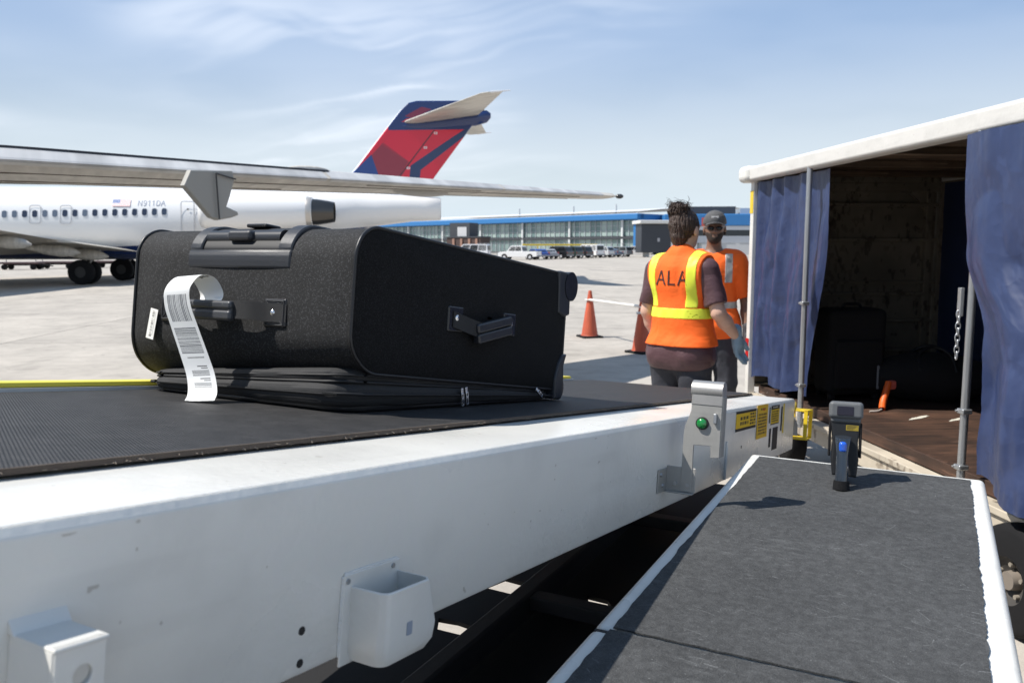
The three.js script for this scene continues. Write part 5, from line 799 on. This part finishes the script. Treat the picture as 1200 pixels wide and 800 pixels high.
  // engines on the rear fuselage
  for (const k of [1, -1]) {
    const e = new THREE.Group(); e.name = 'engine'; pl.add(e); e.position.set(0, 3.17, 2.30 * k);
    const lathe = p => new THREE.LatheGeometry(p.map(([r, x]) => new THREE.Vector2(r, x)), 36).rotateZ(-Math.PI / 2);
    pp('nacelle', lathe([[0.60, 5.2], [0.70, 5.1], [0.77, 5.35], [0.82, 6.1], [0.82, 8.0], [0.74, 9.2], [0.62, 9.9], [0.56, 9.9]]), fuseM, e);
    pp('reverser_ring', lathe([[0.60, 9.66], [0.668, 9.66], [0.63, 9.88], [0.60, 9.89]].map(([r, x]) => [r + 0.008, x])), mat([0.55, 0.52, 0.48], 0.35, { metalness: 0.6 }), e);
    pp('exhaust', lathe([[0.58, 9.85], [0.57, 10.1], [0.50, 10.55], [0.44, 10.85], [0.41, 10.85], [0.42, 10.0], [0.25, 10.0], [0.03, 10.7]]), mat([0.10, 0.095, 0.09], 0.28, { metalness: 0.9 }), e);
    pp('fan_intake', lathe([[0.0, 5.6], [0.2, 5.55], [0.59, 5.55], [0.60, 5.22]]), M.black, e);
    pp('pylon', rbox(6.4, 9.2, -0.10, 0.14, k > 0 ? -1.2 : 0.6, k > 0 ? -0.6 : 1.2, 0.08), fuseM, e);
  }
  // wings with drooped inboard flaps and fairings
  for (const k of [1, -1]) {
    const w = pp('wing', wingLoft([{ le: [-9.2, 1.62, 1.2 * k], c: 10.2, t: 0.10, back: [1, -0.012, 0] }, { le: [-7.4, 1.98, 4.6 * k], c: 7.4, t: 0.10, back: [1, -0.012, 0] }, { le: [-2.6, 2.75, 14.6 * k], c: 1.8, t: 0.09, back: [1, 0, 0] }]), skinM);
    part('slat', wingLoft([{ le: [-9.0, 1.62, 1.9 * k], c: 1.3, t: 0.14, back: [1, 0.12, 0] }, { le: [-2.7, 2.73, 14.4 * k], c: 0.4, t: 0.14, back: [1, 0.12, 0] }]), bareAlu, w);
    part('flap', wingLoft([{ le: [0.1, 1.60, 1.7 * k], c: 2.15, t: 0.08, back: [0.97, -0.09, 0] }, { le: [-0.6, 1.92, 4.7 * k], c: 1.5, t: 0.08, back: [0.97, -0.10, 0] }]), skinM, w);
    for (const [x, z, y] of [[-1.2, 2.6, 1.45], [-1.8, 4.0, 1.62], [-2.2, 7.2, 1.95]]) part('flap_fairing', loft([[0, 0.02, 0.02], [0.3, 0.12, 0.12], [0.9, 0.17, 0.26], [1.6, 0.17, 0.32], [2.1, 0.12, 0.22], [2.35, 0.03, 0.05]].map(([t, a, b]) => { const o = []; for (let q = 0; q < 14; q++) { const s = q / 7 * Math.PI; o.push([x + t, y - 0.10 * t + b * Math.sin(s) * 0.8, z * k + a * Math.cos(s)]); } return o; })), skinM, w);
  }
  // undercarriage
  for (const [x, z, r] of [[0, 2.3, 0.54], [0, -2.3, 0.54], [-20.6, 0, 0.33]]) {
    const g = new THREE.Group(); g.name = 'landing_gear'; pl.add(g); g.position.set(x, 0, z);
    pp('strut', [rod([0, r, 0], [0, 1.6, 0], 0.10), rod([0.05, 0.75, 0], [0.7, 1.5, 0], 0.05), rod([-0.25, r * 1.4, 0], [0.25, r * 1.4, 0], 0.05)], mat([0.45, 0.45, 0.44], 0.45), g);
    for (const s of [-1, 1]) { const w = pp('wheel', new THREE.LatheGeometry([[0.24, -0.17], [r - 0.06, -0.18], [r - 0.01, -0.13], [r, -0.06], [r, 0.06], [r - 0.01, 0.13], [r - 0.06, 0.18], [0.24, 0.17]].map(([a, b]) => new THREE.Vector2(a, b)), 32).rotateX(Math.PI / 2).translate(0, r, s * 0.36), M.rubber, g); part('hub', rod([0, r, s * 0.36 - 0.13], [0, r, s * 0.36 + 0.13], 0.24, 0.24, 20), mat([0.03, 0.03, 0.03], 0.6), w); }
  }
}
{
  // the nearer airliner: its wing reaches into the picture, its hull stands outside it to the left
  const o = V(0.866, 0, -0.5), back = V(-0.5, 0, -0.866), pl = thing('airliner', 'nearby airliner with long pale wing stretched overhead and a small fin under it', 'airplane', [-7.85, 0, 1.3]);
  const B = pl.position, rel = v => v.clone().sub(B).toArray(), pp = (name, g, m, parent = pl) => part(name, g, m, parent);
  const L1 = atD(0, 186, 5.2), T1 = atD(722, 229.5, 11.9), R1 = V(-7.6, 1.80, 1.05);
  const at = t => { const p = t < 0 ? L1.clone().lerp(R1, -t) : L1.clone().lerp(T1, t); return p; };
  const chord = t => t < 0 ? lerp(2.75, 4.8, -t) : lerp(2.75, 1.05, t), thick = t => t < 0 ? 0.10 : lerp(0.098, 0.085, t);
  const station = (t, dx = 0) => ({ le: rel(at(t)), c: chord(t), t: thick(t), back: [back.x, 0.018, back.z] });
  const ts = [-1, -0.5, 0, 0.1, 0.2, 0.3, 0.4, 0.5, 0.6, 0.7, 0.8, 0.9, 0.97, 1];
  const SEC = [[1, 0.002], [0.85, 0.016], [0.7, 0.028], [0.45, 0.045], [0.3, 0.05], [0.18, 0.047], [0.085, 0.036], [0.03, 0.014], [0.008, 0.004], [0, 0], [0.008, -0.004], [0.05, -0.011], [0.2, -0.024], [0.4, -0.030], [0.7, -0.020], [1, -0.002]];
  const flatLoft = st => loft(st.map(s => SEC.map(([x, y]) => [s.le[0] + s.back[0] * x * s.c, s.le[1] + s.back[1] * x * s.c + y * s.c, s.le[2] + s.back[2] * x * s.c])), true, true, 0.22);
  const paleM = mat([0.66, 0.645, 0.61], 0.55, { map: again(T.wingSkin, 0.35, 0.5) }), slatM = mat([0.62, 0.64, 0.67], 0.42, { map: again(T.wingSkin, 0.2, 0.3) });
  const wing = pp('wing', flatLoft(ts.map(t => station(t))), paleM);
  const tipS = [{ ...station(1) }, { le: rel(at(1).addScaledVector(o, 0.10).addScaledVector(back, 0.15)), c: 0.75, t: 0.06, back: [back.x, 0.018, back.z] }, { le: rel(at(1).addScaledVector(o, 0.16).addScaledVector(back, 0.35)), c: 0.35, t: 0.03, back: [back.x, 0.018, back.z] }];
  pp('wing_tip', flatLoft(tipS), paleM, wing); pp('tip_light', new THREE.SphereGeometry(0.05, 12, 8).scale(1.2, 0.7, 0.8).translate(...rel(at(1).addScaledVector(o, 0.10).addScaledVector(back, 0.05))), mat([0.05, 0.05, 0.05], 0.2), wing);
  // leading-edge slats: a bright metal skin round the nose of the wing, in four lengths
  const sleeve = (t0, t1) => { const n = 12, rr = [], o2 = 0.005; for (let k = 0; k <= n; k++) { const s = station(lerp(t0, t1, k / n)); rr.push([[0.16, 0.0452], [0.085, 0.036], [0.03, 0.014], [0.008, 0.004], [0, 0], [0.008, -0.004], [0.03, -0.008]].map(([x, y], q) => [s.le[0] + s.back[0] * (x * s.c - (q > 2 && q < 6 ? o2 : 0)), s.le[1] + y * s.c + (q < 4 ? o2 : q > 4 ? -o2 : 0), s.le[2] + s.back[2] * (x * s.c - (q > 2 && q < 6 ? o2 : 0))])); } return loft(rr, false, true, 0.22); };
  for (const [a, b] of [[-0.95, -0.02], [-0.015, 0.33], [0.335, 0.66], [0.665, 0.955]]) pp('slat', sleeve(a, b), slatM, wing);
  { const pts = []; for (let k = 0; k <= 24; k++) { const t = lerp(-0.9, 0.34, k / 24), s = station(t), x = 0.078, y = 0.0345; pts.push([s.le[0] + s.back[0] * x * s.c, s.le[1] + y * s.c + 0.007, s.le[2] + s.back[2] * x * s.c]); } pp('slat_seal', tube(pts, 0.009, 60, 6), mat([0.03, 0.03, 0.035], 0.6), wing); }
  // fin hanging under the leading edge
  const nrm = V(0.62, 0, 0.30).normalize(), base = at(0.365), fp = [[224, 199], [273, 200], [275, 211], [270, 230], [266, 242], [279, 248], [280, 252], [272, 255], [256, 258], [248, 255], [216, 217]].map(([x, y]) => onPlane(x, y, base, nrm).sub(B));
  const e1 = V(-nrm.z, 0, nrm.x), p0 = fp[0], flat = fp.map(p => [p.clone().sub(p0).dot(e1), p.y - p0.y]);
  const vg = poly(flat, 0.028, 0.012); const vo = pp('underwing_fin', vg, mat([0.30, 0.29, 0.26], 0.5), wing); vo.quaternion.setFromRotationMatrix(new THREE.Matrix4().makeBasis(e1, V(0, 1, 0), V().crossVectors(e1, V(0, 1, 0)))); vo.position.copy(p0).addScaledVector(nrm, -0.014);
  { const mid = onPlane(251, 203, base, nrm).sub(B), lowp = onPlane(255, 257, base, nrm).sub(B), a = onPlane(222, 212, base, nrm).sub(B), b = onPlane(274, 210, base, nrm).sub(B); const off = nrm.clone().multiplyScalar(0.016); pp('fin_seam', [rod(mid.clone().add(off).toArray(), lowp.clone().add(off).toArray(), 0.006, 0.006, 6), rod(mid.clone().add(off).toArray(), b.clone().add(off).toArray(), 0.006, 0.006, 6)], mat([0.05, 0.05, 0.05], 0.6), wing); }
  // canoe fairings along the wing
  const canoe = (t, x, y, l, r) => { const s = station(t), c = V(...s.le).addScaledVector(back, x * s.c); c.y += y; return loft([0, 0.06, 0.2, 0.45, 0.7, 0.9, 1].map(q => { const rr = r * Math.sqrt(Math.max(0.02, 1 - (2 * q - 1) ** 2)), ring = [], p = c.clone().addScaledVector(V().subVectors(T1, L1).normalize(), (q - 0.5) * l); for (let k = 0; k < 14; k++) { const a = k / 7 * Math.PI; ring.push([p.x + back.x * Math.cos(a) * rr * 1.6, p.y + Math.sin(a) * rr, p.z + back.z * Math.cos(a) * rr * 1.6]); } return ring; })); };
  pp('fairing', canoe(0.315, 0.10, 0.088, 0.5, 0.035), paleM, wing); pp('fairing', canoe(0.52, 0.25, -0.045, 0.9, 0.05), mat([0.46, 0.44, 0.41], 0.5), wing);
  // panel joints on the underside
  const under = [[0.0, 0], [0.008, -0.004], [0.05, -0.011], [0.2, -0.024], [0.4, -0.030], [0.7, -0.020], [1, -0.002]], seam = (t0, t1, x) => { const pts = [], q = under.findIndex(u => u[0] >= x), y = lerp(under[q - 1][1], under[q][1], (x - under[q - 1][0]) / (under[q][0] - under[q - 1][0])); for (let k = 0; k <= 10; k++) { const s = station(lerp(t0, t1, k / 10)); pts.push([s.le[0] + s.back[0] * x * s.c, s.le[1] + s.back[1] * x * s.c + y * s.c - 0.001, s.le[2] + s.back[2] * x * s.c]); } return tube(pts, 0.006, 20, 6); };
  for (const [a, b, x] of [[-0.9, 0.9, 0.16], [-0.9, 0.93, 0.62], [0.40, 0.62, 0.08], [-0.5, 0.3, 0.38]]) pp('panel_joint', seam(a, b, x), mat([0.16, 0.14, 0.12], 0.7), wing);
  // hull, outside the frame
  const ring = (s, r, y) => { const c = V(-9.6, y, 2.2).addScaledVector(back, s).sub(B), out = []; for (let k = 0; k < 36; k++) { const a = k / 18 * Math.PI; out.push([c.x + o.x * r * Math.cos(a), c.y + r * Math.sin(a), c.z + o.z * r * Math.cos(a)]); } return out; };
  pp('fuselage', loft([[-17, 0.05, 2.3], [-16.5, 0.5, 2.35], [-15, 1.1, 2.6], [-12.5, 1.6, 2.75], [-10, 1.67, 2.78], [12, 1.67, 2.78]].map(([s, r, y]) => ring(s, r, y))), fuseM);
  for (const k of [-1, 1]) pp('landing_gear', [rod(V(-9.6, 0.5, 2.2).addScaledVector(o, 2.4 * k).addScaledVector(back, 2).sub(B).toArray(), V(-9.6, 2.0, 2.2).addScaledVector(o, 2.4 * k).addScaledVector(back, 2).sub(B).toArray(), 0.1), rod(V(-9.6, 0.54, 2.2).addScaledVector(o, 2.4 * k - 0.4).addScaledVector(back, 2).sub(B).toArray(), V(-9.6, 0.54, 2.2).addScaledVector(o, 2.4 * k + 0.4).addScaledVector(back, 2).sub(B).toArray(), 0.54, 0.54, 28)], M.rubber);
}

// ================================================================ cones and their bar
{
  const cone1 = (px, py, h, label, lean) => {
    const P = atH(px, py, 0), g = thing('traffic_cone', label, 'traffic cone', P.toArray(), lean, 'orange cones linked by a white bar');
    part('base', rbox(-0.19, 0.19, 0, 0.035, -0.19, 0.19, 0.02), M.rubber, g);
    part('cone', new THREE.LatheGeometry([[0.16, 0.036], [0.145, 0.06], [0.032, h - 0.02], [0.026, h], [0.018, h], [0.02, h - 0.05]].map(([r, y]) => new THREE.Vector2(r, y)), 32), mat([0.72, 0.135, 0.06], 0.6, { map: again(T.vinyl, 3) }), g); return P;
  };
  const A = cone1(691, 395, 0.84, 'faded orange traffic cone standing in the open near the suitcase wheels', 0.3), B = cone1(752, 413, 0.88, 'faded orange traffic cone half hidden beside the worker in the vest', 0.7);
  const bar = thing('cone_bar', 'thin white plastic bar linking the two traffic cones', 'bar', [(A.x + B.x) / 2, 0, (A.z + B.z) / 2]);
  const a = V(A.x - 0.02, 0.675, A.z).sub(bar.position), b = V(B.x + 0.02, 0.70, B.z).sub(bar.position);
  part('bar_tube', rod(a.toArray(), b.toArray(), 0.022, 0.022, 12), M.whitePlain, bar);
  for (const q of [a, b]) part('ring_end', new THREE.TorusGeometry(0.062, 0.014, 8, 20).rotateX(Math.PI / 2).translate(q.x, q.y, q.z), M.whitePlain, bar);
  part('hanging_clip', rod([b.x - 0.12, b.y - 0.09, b.z + 0.06], [b.x + 0.02, b.y - 0.075, b.z + 0.06], 0.02, 0.02, 10), M.whitePlain, bar);
}
// ================================================================ parked vehicles
function vehicle(kind, color, pos, turn, label) {
  const names = { pickup: 'pickup_truck', suv: 'sport_utility_vehicle', van: 'van', car: 'parked_car' }, cats = { pickup: 'pickup truck', suv: 'suv', van: 'van', car: 'car' };
  const v = thing(names[kind], label, cats[kind], pos, turn, 'vehicles parked before the terminal'), paint = mat(color, 0.3, { clearcoat: 0.8 });
  const L = { pickup: 5.6, suv: 4.8, van: 5.2, car: 4.6 }[kind], W = 0.92, a = -L / 2, b = L / 2;
  const low = { pickup: [[a, 0.45], [a, 1.05], [a + 0.1, 1.1], [-0.6, 1.1], [0.2, 1.1], [1.5, 1.1], [b - 0.2, 1.0], [b, 0.85], [b, 0.4]], suv: [[a, 0.45], [a, 1.0], [a + 0.1, 1.08], [1.0, 1.08], [b - 0.25, 0.98], [b, 0.8], [b, 0.4]], van: [[a, 0.4], [a, 1.1], [1.6, 1.15], [b - 0.2, 0.95], [b, 0.75], [b, 0.4]], car: [[a, 0.4], [a + 0.05, 0.9], [1.0, 0.92], [b - 0.2, 0.8], [b, 0.65], [b, 0.35]] }[kind];
  const arch = (pts, xs, r) => { const out = [...pts]; for (const x of xs) { for (let k = 0; k <= 8; k++) { const t = Math.PI * k / 8; out.push([x + r * Math.cos(t), 0.36 + r * Math.sin(t)]); } } return out; };
  const wx = [b - 0.95, a + 1.0], prof = arch(low, wx, 0.42);
  part('body', poly(prof, W * 2 - 0.08, 0.04).translate(0, 0, -W + 0.04), paint, v);
  const cab = { pickup: [[-0.75, 1.08], [-0.6, 1.78], [-0.4, 1.85], [0.75, 1.85], [1.0, 1.78], [1.55, 1.08]], suv: [[a + 0.1, 1.06], [a + 0.35, 1.72], [a + 0.6, 1.78], [0.2, 1.78], [0.5, 1.70], [1.15, 1.06]], van: [[a + 0.05, 1.08], [a + 0.1, 2.0], [a + 0.2, 2.08], [0.9, 2.08], [1.2, 1.98], [1.75, 1.1]], car: [[a + 0.5, 0.90], [a + 1.2, 1.38], [a + 1.4, 1.42], [0.1, 1.42], [0.35, 1.36], [1.2, 0.92]] }[kind];
  const cm = part('cab', poly(cab, W * 2 - 0.28, 0.04).translate(0, 0, -W + 0.14), paint, v);
  const cx = cab.reduce((s, p) => s + p[0], 0) / cab.length, lo = cab[0][1] + 0.06, hi = Math.max(...cab.map(p => p[1])) - 0.12;
  const xa = y => { const [p, q] = [cab[0], cab[1]]; return lerp(p[0], q[0], clamp((y - p[1]) / (q[1] - p[1]))); }, xb = y => { const [p, q] = [cab.at(-1), cab.at(-2)]; return lerp(p[0], q[0], clamp((y - p[1]) / (q[1] - p[1]))); };
  const n = kind === 'van' ? 3 : 2; for (let k = 0; k < n; k++) { const f = t => [lerp(xa(lo) + 0.15, xb(lo) - 0.15, t), lerp(xa(hi) + 0.12, xb(hi) - 0.12, t)], [l0, h0] = f((k + 0.04) / n), [l1, h1] = f((k + 0.96) / n); for (const s of [-1, 1]) part('side_window', poly([[l0, lo], [l1, lo], [h1, hi], [h0, hi]], 0.02).translate(0, 0, s > 0 ? W - 0.12 : -W + 0.10), M.glass, cm); }
  const ws = new THREE.BoxGeometry(0.02, Math.hypot(xb(lo) - xb(hi), hi - lo), W * 2 - 0.4).rotateZ(Math.atan2(xb(lo) - xb(hi), hi - lo)).translate((xb(lo) + xb(hi)) / 2 + 0.035, (lo + hi) / 2, 0); part('windscreen', ws, M.glass, cm);
  part('rear_window', new THREE.BoxGeometry(0.02, (hi - lo) * 0.8, W * 2 - 0.5).rotateZ(Math.atan2(xa(lo) - xa(hi), hi - lo)).translate((xa(lo) + xa(hi)) / 2 - 0.035, (lo + hi) / 2, 0), M.glass, cm);
  for (const x of wx) for (const s of [-1, 1]) { const w = part('wheel', rod([x, 0.36, s * W - 0.13 * s], [x, 0.36, s * W + 0.01 * s], 0.36, 0.36, 20), M.rubber, v); part('rim', rod([x, 0.36, s * W - 0.1 * s], [x, 0.36, s * W + 0.025 * s], 0.22, 0.2, 14), mat([0.5, 0.5, 0.52], 0.4), w); }
  for (const s of [-1, 1]) { part('headlight', rbox(b - 0.06, b + 0.02, 0.66, 0.82, s * 0.7 - 0.16, s * 0.7 + 0.16, 0.03), mat([0.7, 0.72, 0.75], 0.15), v); part('tail_light', rbox(a - 0.015, a + 0.05, 0.78, 0.98, s * 0.78 - 0.08, s * 0.78 + 0.08, 0.02), mat([0.35, 0.01, 0.01], 0.3), v); }
  part('bumper', [rbox(b - 0.08, b + 0.06, 0.36, 0.56, -W + 0.03, W - 0.03, 0.04), rbox(a - 0.06, a + 0.08, 0.40, 0.58, -W + 0.03, W - 0.03, 0.04)], mat([0.25, 0.25, 0.26], 0.5), v);
  if (kind === 'pickup') part('bed_lining', box(a + 0.12, -0.8, 1.09, 1.145, -W + 0.14, W - 0.14), M.black, v);
  return v;
}
{
  const at = (px, Dd) => [(px - 600) / 966 * Dd, 0, -Dd], wh = [0.74, 0.74, 0.74], bk = [0.012, 0.013, 0.015];
  vehicle('pickup', wh, at(609, 110), 2.75, 'white four-door pickup truck at the open end of the parked row');
  vehicle('car', [0.02, 0.07, 0.30], at(629, 113), 2.0, 'blue car parked beside the white pickup truck');
  vehicle('car', [0.30, 0.31, 0.33], at(640, 117), 2.0, 'silver grey car parked between the blue car and a black vehicle');
  vehicle('suv', bk, at(652, 119), 2.5, 'black sport utility vehicle next to the silver grey car');
  vehicle('suv', [0.02, 0.035, 0.03], at(665, 123), 2.4, 'very dark green sport utility vehicle between black vehicles');
  vehicle('suv', bk, at(677, 127), 2.4, 'black sport utility vehicle next to the white van');
  vehicle('van', wh, at(691, 131), 2.2, 'white van between the dark vehicles and a silver one');
  vehicle('suv', [0.55, 0.56, 0.57], at(703, 135), 2.4, 'light silver sport utility vehicle beside the white van');
  vehicle('car', [0.06, 0.09, 0.15], at(714, 139), 2.4, 'dark slate blue car beside the silver sport utility vehicle');
  vehicle('suv', [0.20, 0.22, 0.24], at(725, 143), 2.4, 'mid grey sport utility vehicle near the far end of the row');
  vehicle('pickup', [0.70, 0.70, 0.71], at(746, 147), 2.85, 'white pickup truck parked apart beside the dark jet bridge');
  vehicle('van', [0.70, 0.71, 0.73], at(553, 118), 2.9, 'white van parked before the dark brick annex');
}
// baggage dollies far behind the airliner
for (const [px, d, l] of [[24, 60, 'empty baggage dolly far beyond the parked airliner'], [66, 63, 'empty baggage dolly far beyond the parked airliner'], [131, 66, 'empty baggage dolly far beyond the parked airliner']]) {
  const v = thing('baggage_dolly', l, 'dolly', [(px - 600) / 966 * d, 0, -d], 0.2, 'dollies beyond the airliner');
  part('platform', rbox(-1.3, 1.3, 0.42, 0.56, -0.75, 0.75, 0.03), mat([0.10, 0.06, 0.06], 0.6), v);
  for (const x of [-0.95, 0.95]) for (const z of [-0.6, 0.6]) part('wheel', rod([x, 0.2, z - 0.08], [x, 0.2, z + 0.08], 0.2, 0.2, 16), M.rubber, v);
  part('frame', [box(-1.2, 1.2, 0.30, 0.42, -0.1, 0.1), rod([1.3, 0.4, 0], [2.1, 0.25, 0], 0.04)], M.blackSteel, v);
  part('end_rail', [rod([-1.28, 0.5, -0.7], [-1.28, 1.05, -0.7], 0.03), rod([-1.28, 0.5, 0.7], [-1.28, 1.05, 0.7], 0.03), rod([-1.28, 1.02, -0.7], [-1.28, 1.02, 0.7], 0.03)], mat([0.3, 0.3, 0.3], 0.5), v);
}
// ================================================================ terminal
{
  const phi = -46 * Math.PI / 180, T0 = V(-44, 0, -265), bl = thing('terminal_building', 'long glass-fronted airport terminal with a bright blue roof edge', 'building', T0.toArray(), phi);
  const L = 104, blue = mat([0.03, 0.17, 0.42], 0.5), glassM = [mat([0.22, 0.30, 0.285], 0.12), mat([0.28, 0.36, 0.335], 0.14), mat([0.15, 0.22, 0.215], 0.1), mat([0.34, 0.42, 0.39], 0.16)], alu = mat([0.45, 0.48, 0.50], 0.45), dark = mat([0.05, 0.055, 0.065], 0.6), pp = (n, g, m, par = bl) => part(n, g, m, par), r = rng(17);
  pp('wall', box(0, L, 0, 8.2, -28, -0.35), mat([0.30, 0.31, 0.31], 0.7));
  const n1 = 62, w1 = L / n1; for (let k = 0; k < n1; k++) {
    const x = k * w1; const a = pp('glass_pane', box(x + 0.09, x + w1 - 0.09, 4.3, 7.8, -0.2, -0.12), glassM[Math.floor(r() * 4)]); a.rotation.y = 0; pp('glass_pane', box(x + 0.09, x + w1 - 0.09, 0.6, 3.5, -0.2, -0.12), glassM[Math.floor(r() * 4)]);
    pp('mullion', box(x - 0.07, x + 0.07, 4.2, 7.9, -0.25, 0.06), alu); pp('mullion', box(x - 0.06, x + 0.06, 0.5, 3.55, -0.25, 0.04), alu);
  }
  for (const y of [5.5, 6.7]) pp('transom', box(0, L, y - 0.05, y + 0.05, -0.22, 0.02), alu);
  for (let k = 0; k < 7; k++) pp('column', box(k * 16.5 + 1.4, k * 16.5 + 1.9, 0, 8, 0.1, 0.5), mat([0.62, 0.64, 0.64], 0.5));
  pp('floor_band', box(0, L + 1, 3.6, 4.15, -0.3, 0.5), dark);
  pp('roof_edge', rbox(-2, L + 2, 7.95, 9.35, -1, 1.6, 0.25), blue); pp('end_fin', rbox(L, L + 2.0, 0.4, 9.30, -10, 0.6, 0.2), blue);
  pp('roof', loft([0, 1, 2, 3, 4, 5, 6].map(k => { const t = k / 6, z = lerp(0.9, -46, t), y = 9.1 + 2.9 * Math.sin(Math.PI * (0.08 + 0.5 * t)); return [[-2, y, z], [L + 2, y, z]]; }), false), mat([0.62, 0.63, 0.64], 0.5));
  for (const x of [58, 78, 92]) pp('roof_vent', rod([x, 10, -8], [x, 12.2, -8], 0.25, 0.25, 10), alu);
  // annex
  const P = atD(538, 291, 178), an = thing('brick_annex', 'dark two-step brick annex before the left of the glass terminal', 'building', [P.x, 0, P.z], -0.5), brick = mat([0.075, 0.05, 0.045], 0.8), q = (n, g, m) => part(n, g, m, an);
  q('wall', box(-3.2, 5.4, 0, 3.9, -4, 0), brick); q('tower', box(-2.6, 2.4, 3.9, 6.9, -4, -0.4), dark); q('shutter', box(-0.6, 1.7, 3.95, 6.0, -0.45, -0.3), mat([0.55, 0.55, 0.56], 0.6)); q('parapet', box(-3.4, 5.6, 3.7, 4.0, -4.1, 0.15), dark);
  for (const x of [-1.6, 0.4, 2.4, 4.2]) q('pier', box(x, x + 0.5, 0, 3.5, 0.0, 0.25), mat([0.34, 0.20, 0.15], 0.8));
  // perimeter fence
  const f0 = atD(560, 296, 160), f1 = atD(737, 295, 168), fl = f0.distanceTo(f1), fe = thing('chain_fence', 'grey wire security fence standing before the glass terminal', 'fence', [f0.x, 0, f0.z], -Math.atan2(f1.z - f0.z, f1.x - f0.x));
  for (let k = 0; k <= 24; k++) part('post', rod([k * fl / 24, 0, 0], [k * fl / 24, 2.5, 0], 0.05, 0.05, 8), M.galv, fe);
  for (const y of [0.1, 1.3, 2.45]) part('rail', rod([0, y, 0], [fl, y, 0], 0.035, 0.035, 6), M.galv, fe);
  const wires = []; for (let k = 0; k < 260; k++) wires.push(box(k * fl / 260, k * fl / 260 + 0.012, 0.1, 2.45, -0.006, 0.006)); part('wire_mesh', wires, M.galv, fe).userData.kind = 'stuff';
  // yellow barrier
  const yb0 = atD(612, 286, 150), yb1 = atD(700, 286.5, 152), yl = yb0.distanceTo(yb1), yb = thing('barrier_rail', 'long yellow barrier rail behind the parked vehicles', 'barrier', [yb0.x, 0, yb0.z], -Math.atan2(yb1.z - yb0.z, yb1.x - yb0.x)); part('rail', rbox(0, yl, 1.95, 2.25, -0.1, 0.1, 0.05), mat([0.70, 0.52, 0.05], 0.5), yb); for (let k = 0; k <= 5; k++) part('post', box(k * (yl - 0.2) / 5, k * (yl - 0.2) / 5 + 0.2, 0, 1.95, -0.08, 0.08), mat([0.70, 0.52, 0.05], 0.5), yb);
  // jet bridge
  const J = atD(769, 290, 140), jb = thing('jet_bridge', 'dark square jet bridge cabin with white roof at the terminal end', 'jet bridge', [J.x, 0, J.z], 0.1), jp = (n, g, m) => part(n, g, m, jb);
  jp('cabin', rbox(-2.6, 2.6, 0.75, 5.6, -4, 0, 0.1), mat([0.035, 0.04, 0.05], 0.5)); jp('roof', rbox(-3.0, 6.5, 5.62, 6.2, -5, 0.6, 0.1), M.whitePlain); jp('tunnel', box(2.62, 22, 2.4, 5.2, -3.4, -0.8), mat([0.50, 0.52, 0.55], 0.5)); jp('tunnel_window', box(3.5, 21, 3.6, 4.6, -0.82, -0.78), M.glass); jp('leg', [box(8, 8.5, 0, 2.4, -2.6, -1.6), box(18, 18.5, 0, 2.4, -2.6, -1.6), box(-1.5, -0.9, 0, 0.75, -3, -1), box(0.9, 1.5, 0, 0.75, -3, -1)], alu); jp('lamp_box', box(0.2, 0.6, 2.6, 3.2, 0.0, 0.08), mat([0.4, 0.4, 0.42], 0.5));
  // concourse behind
  const K = atD(783, 290, 185), kb = thing('concourse_building', 'pale concourse with blue fascia standing behind the jet bridge', 'building', [K.x, 0, K.z], -0.12), kp = (n, g, m) => part(n, g, m, kb);
  kp('wall', box(0, 30, 0, 6.4, -14, 0), mat([0.46, 0.47, 0.48], 0.7)); kp('fascia', rbox(-1, 31, 6.4, 9.0, -14.5, 0.6, 0.2), blue); kp('roof_plant', box(5, 15, 9.0, 10.8, -10, -3), dark); kp('roof_plant', box(16, 21, 9.0, 10.4, -10, -3), mat([0.35, 0.42, 0.5], 0.5)); for (let k = 0; k < 10; k++) { kp('window', box(1 + k * 2.9, 3 + k * 2.9, 2.6, 5.2, 0, 0.06), glassM[k % 4]); } kp('red_sign', box(7.2, 9.4, 5.3, 8.2, 0.62, 0.9), mat([0.45, 0.08, 0.06], 0.5));
}
renderer.render(scene, camera);
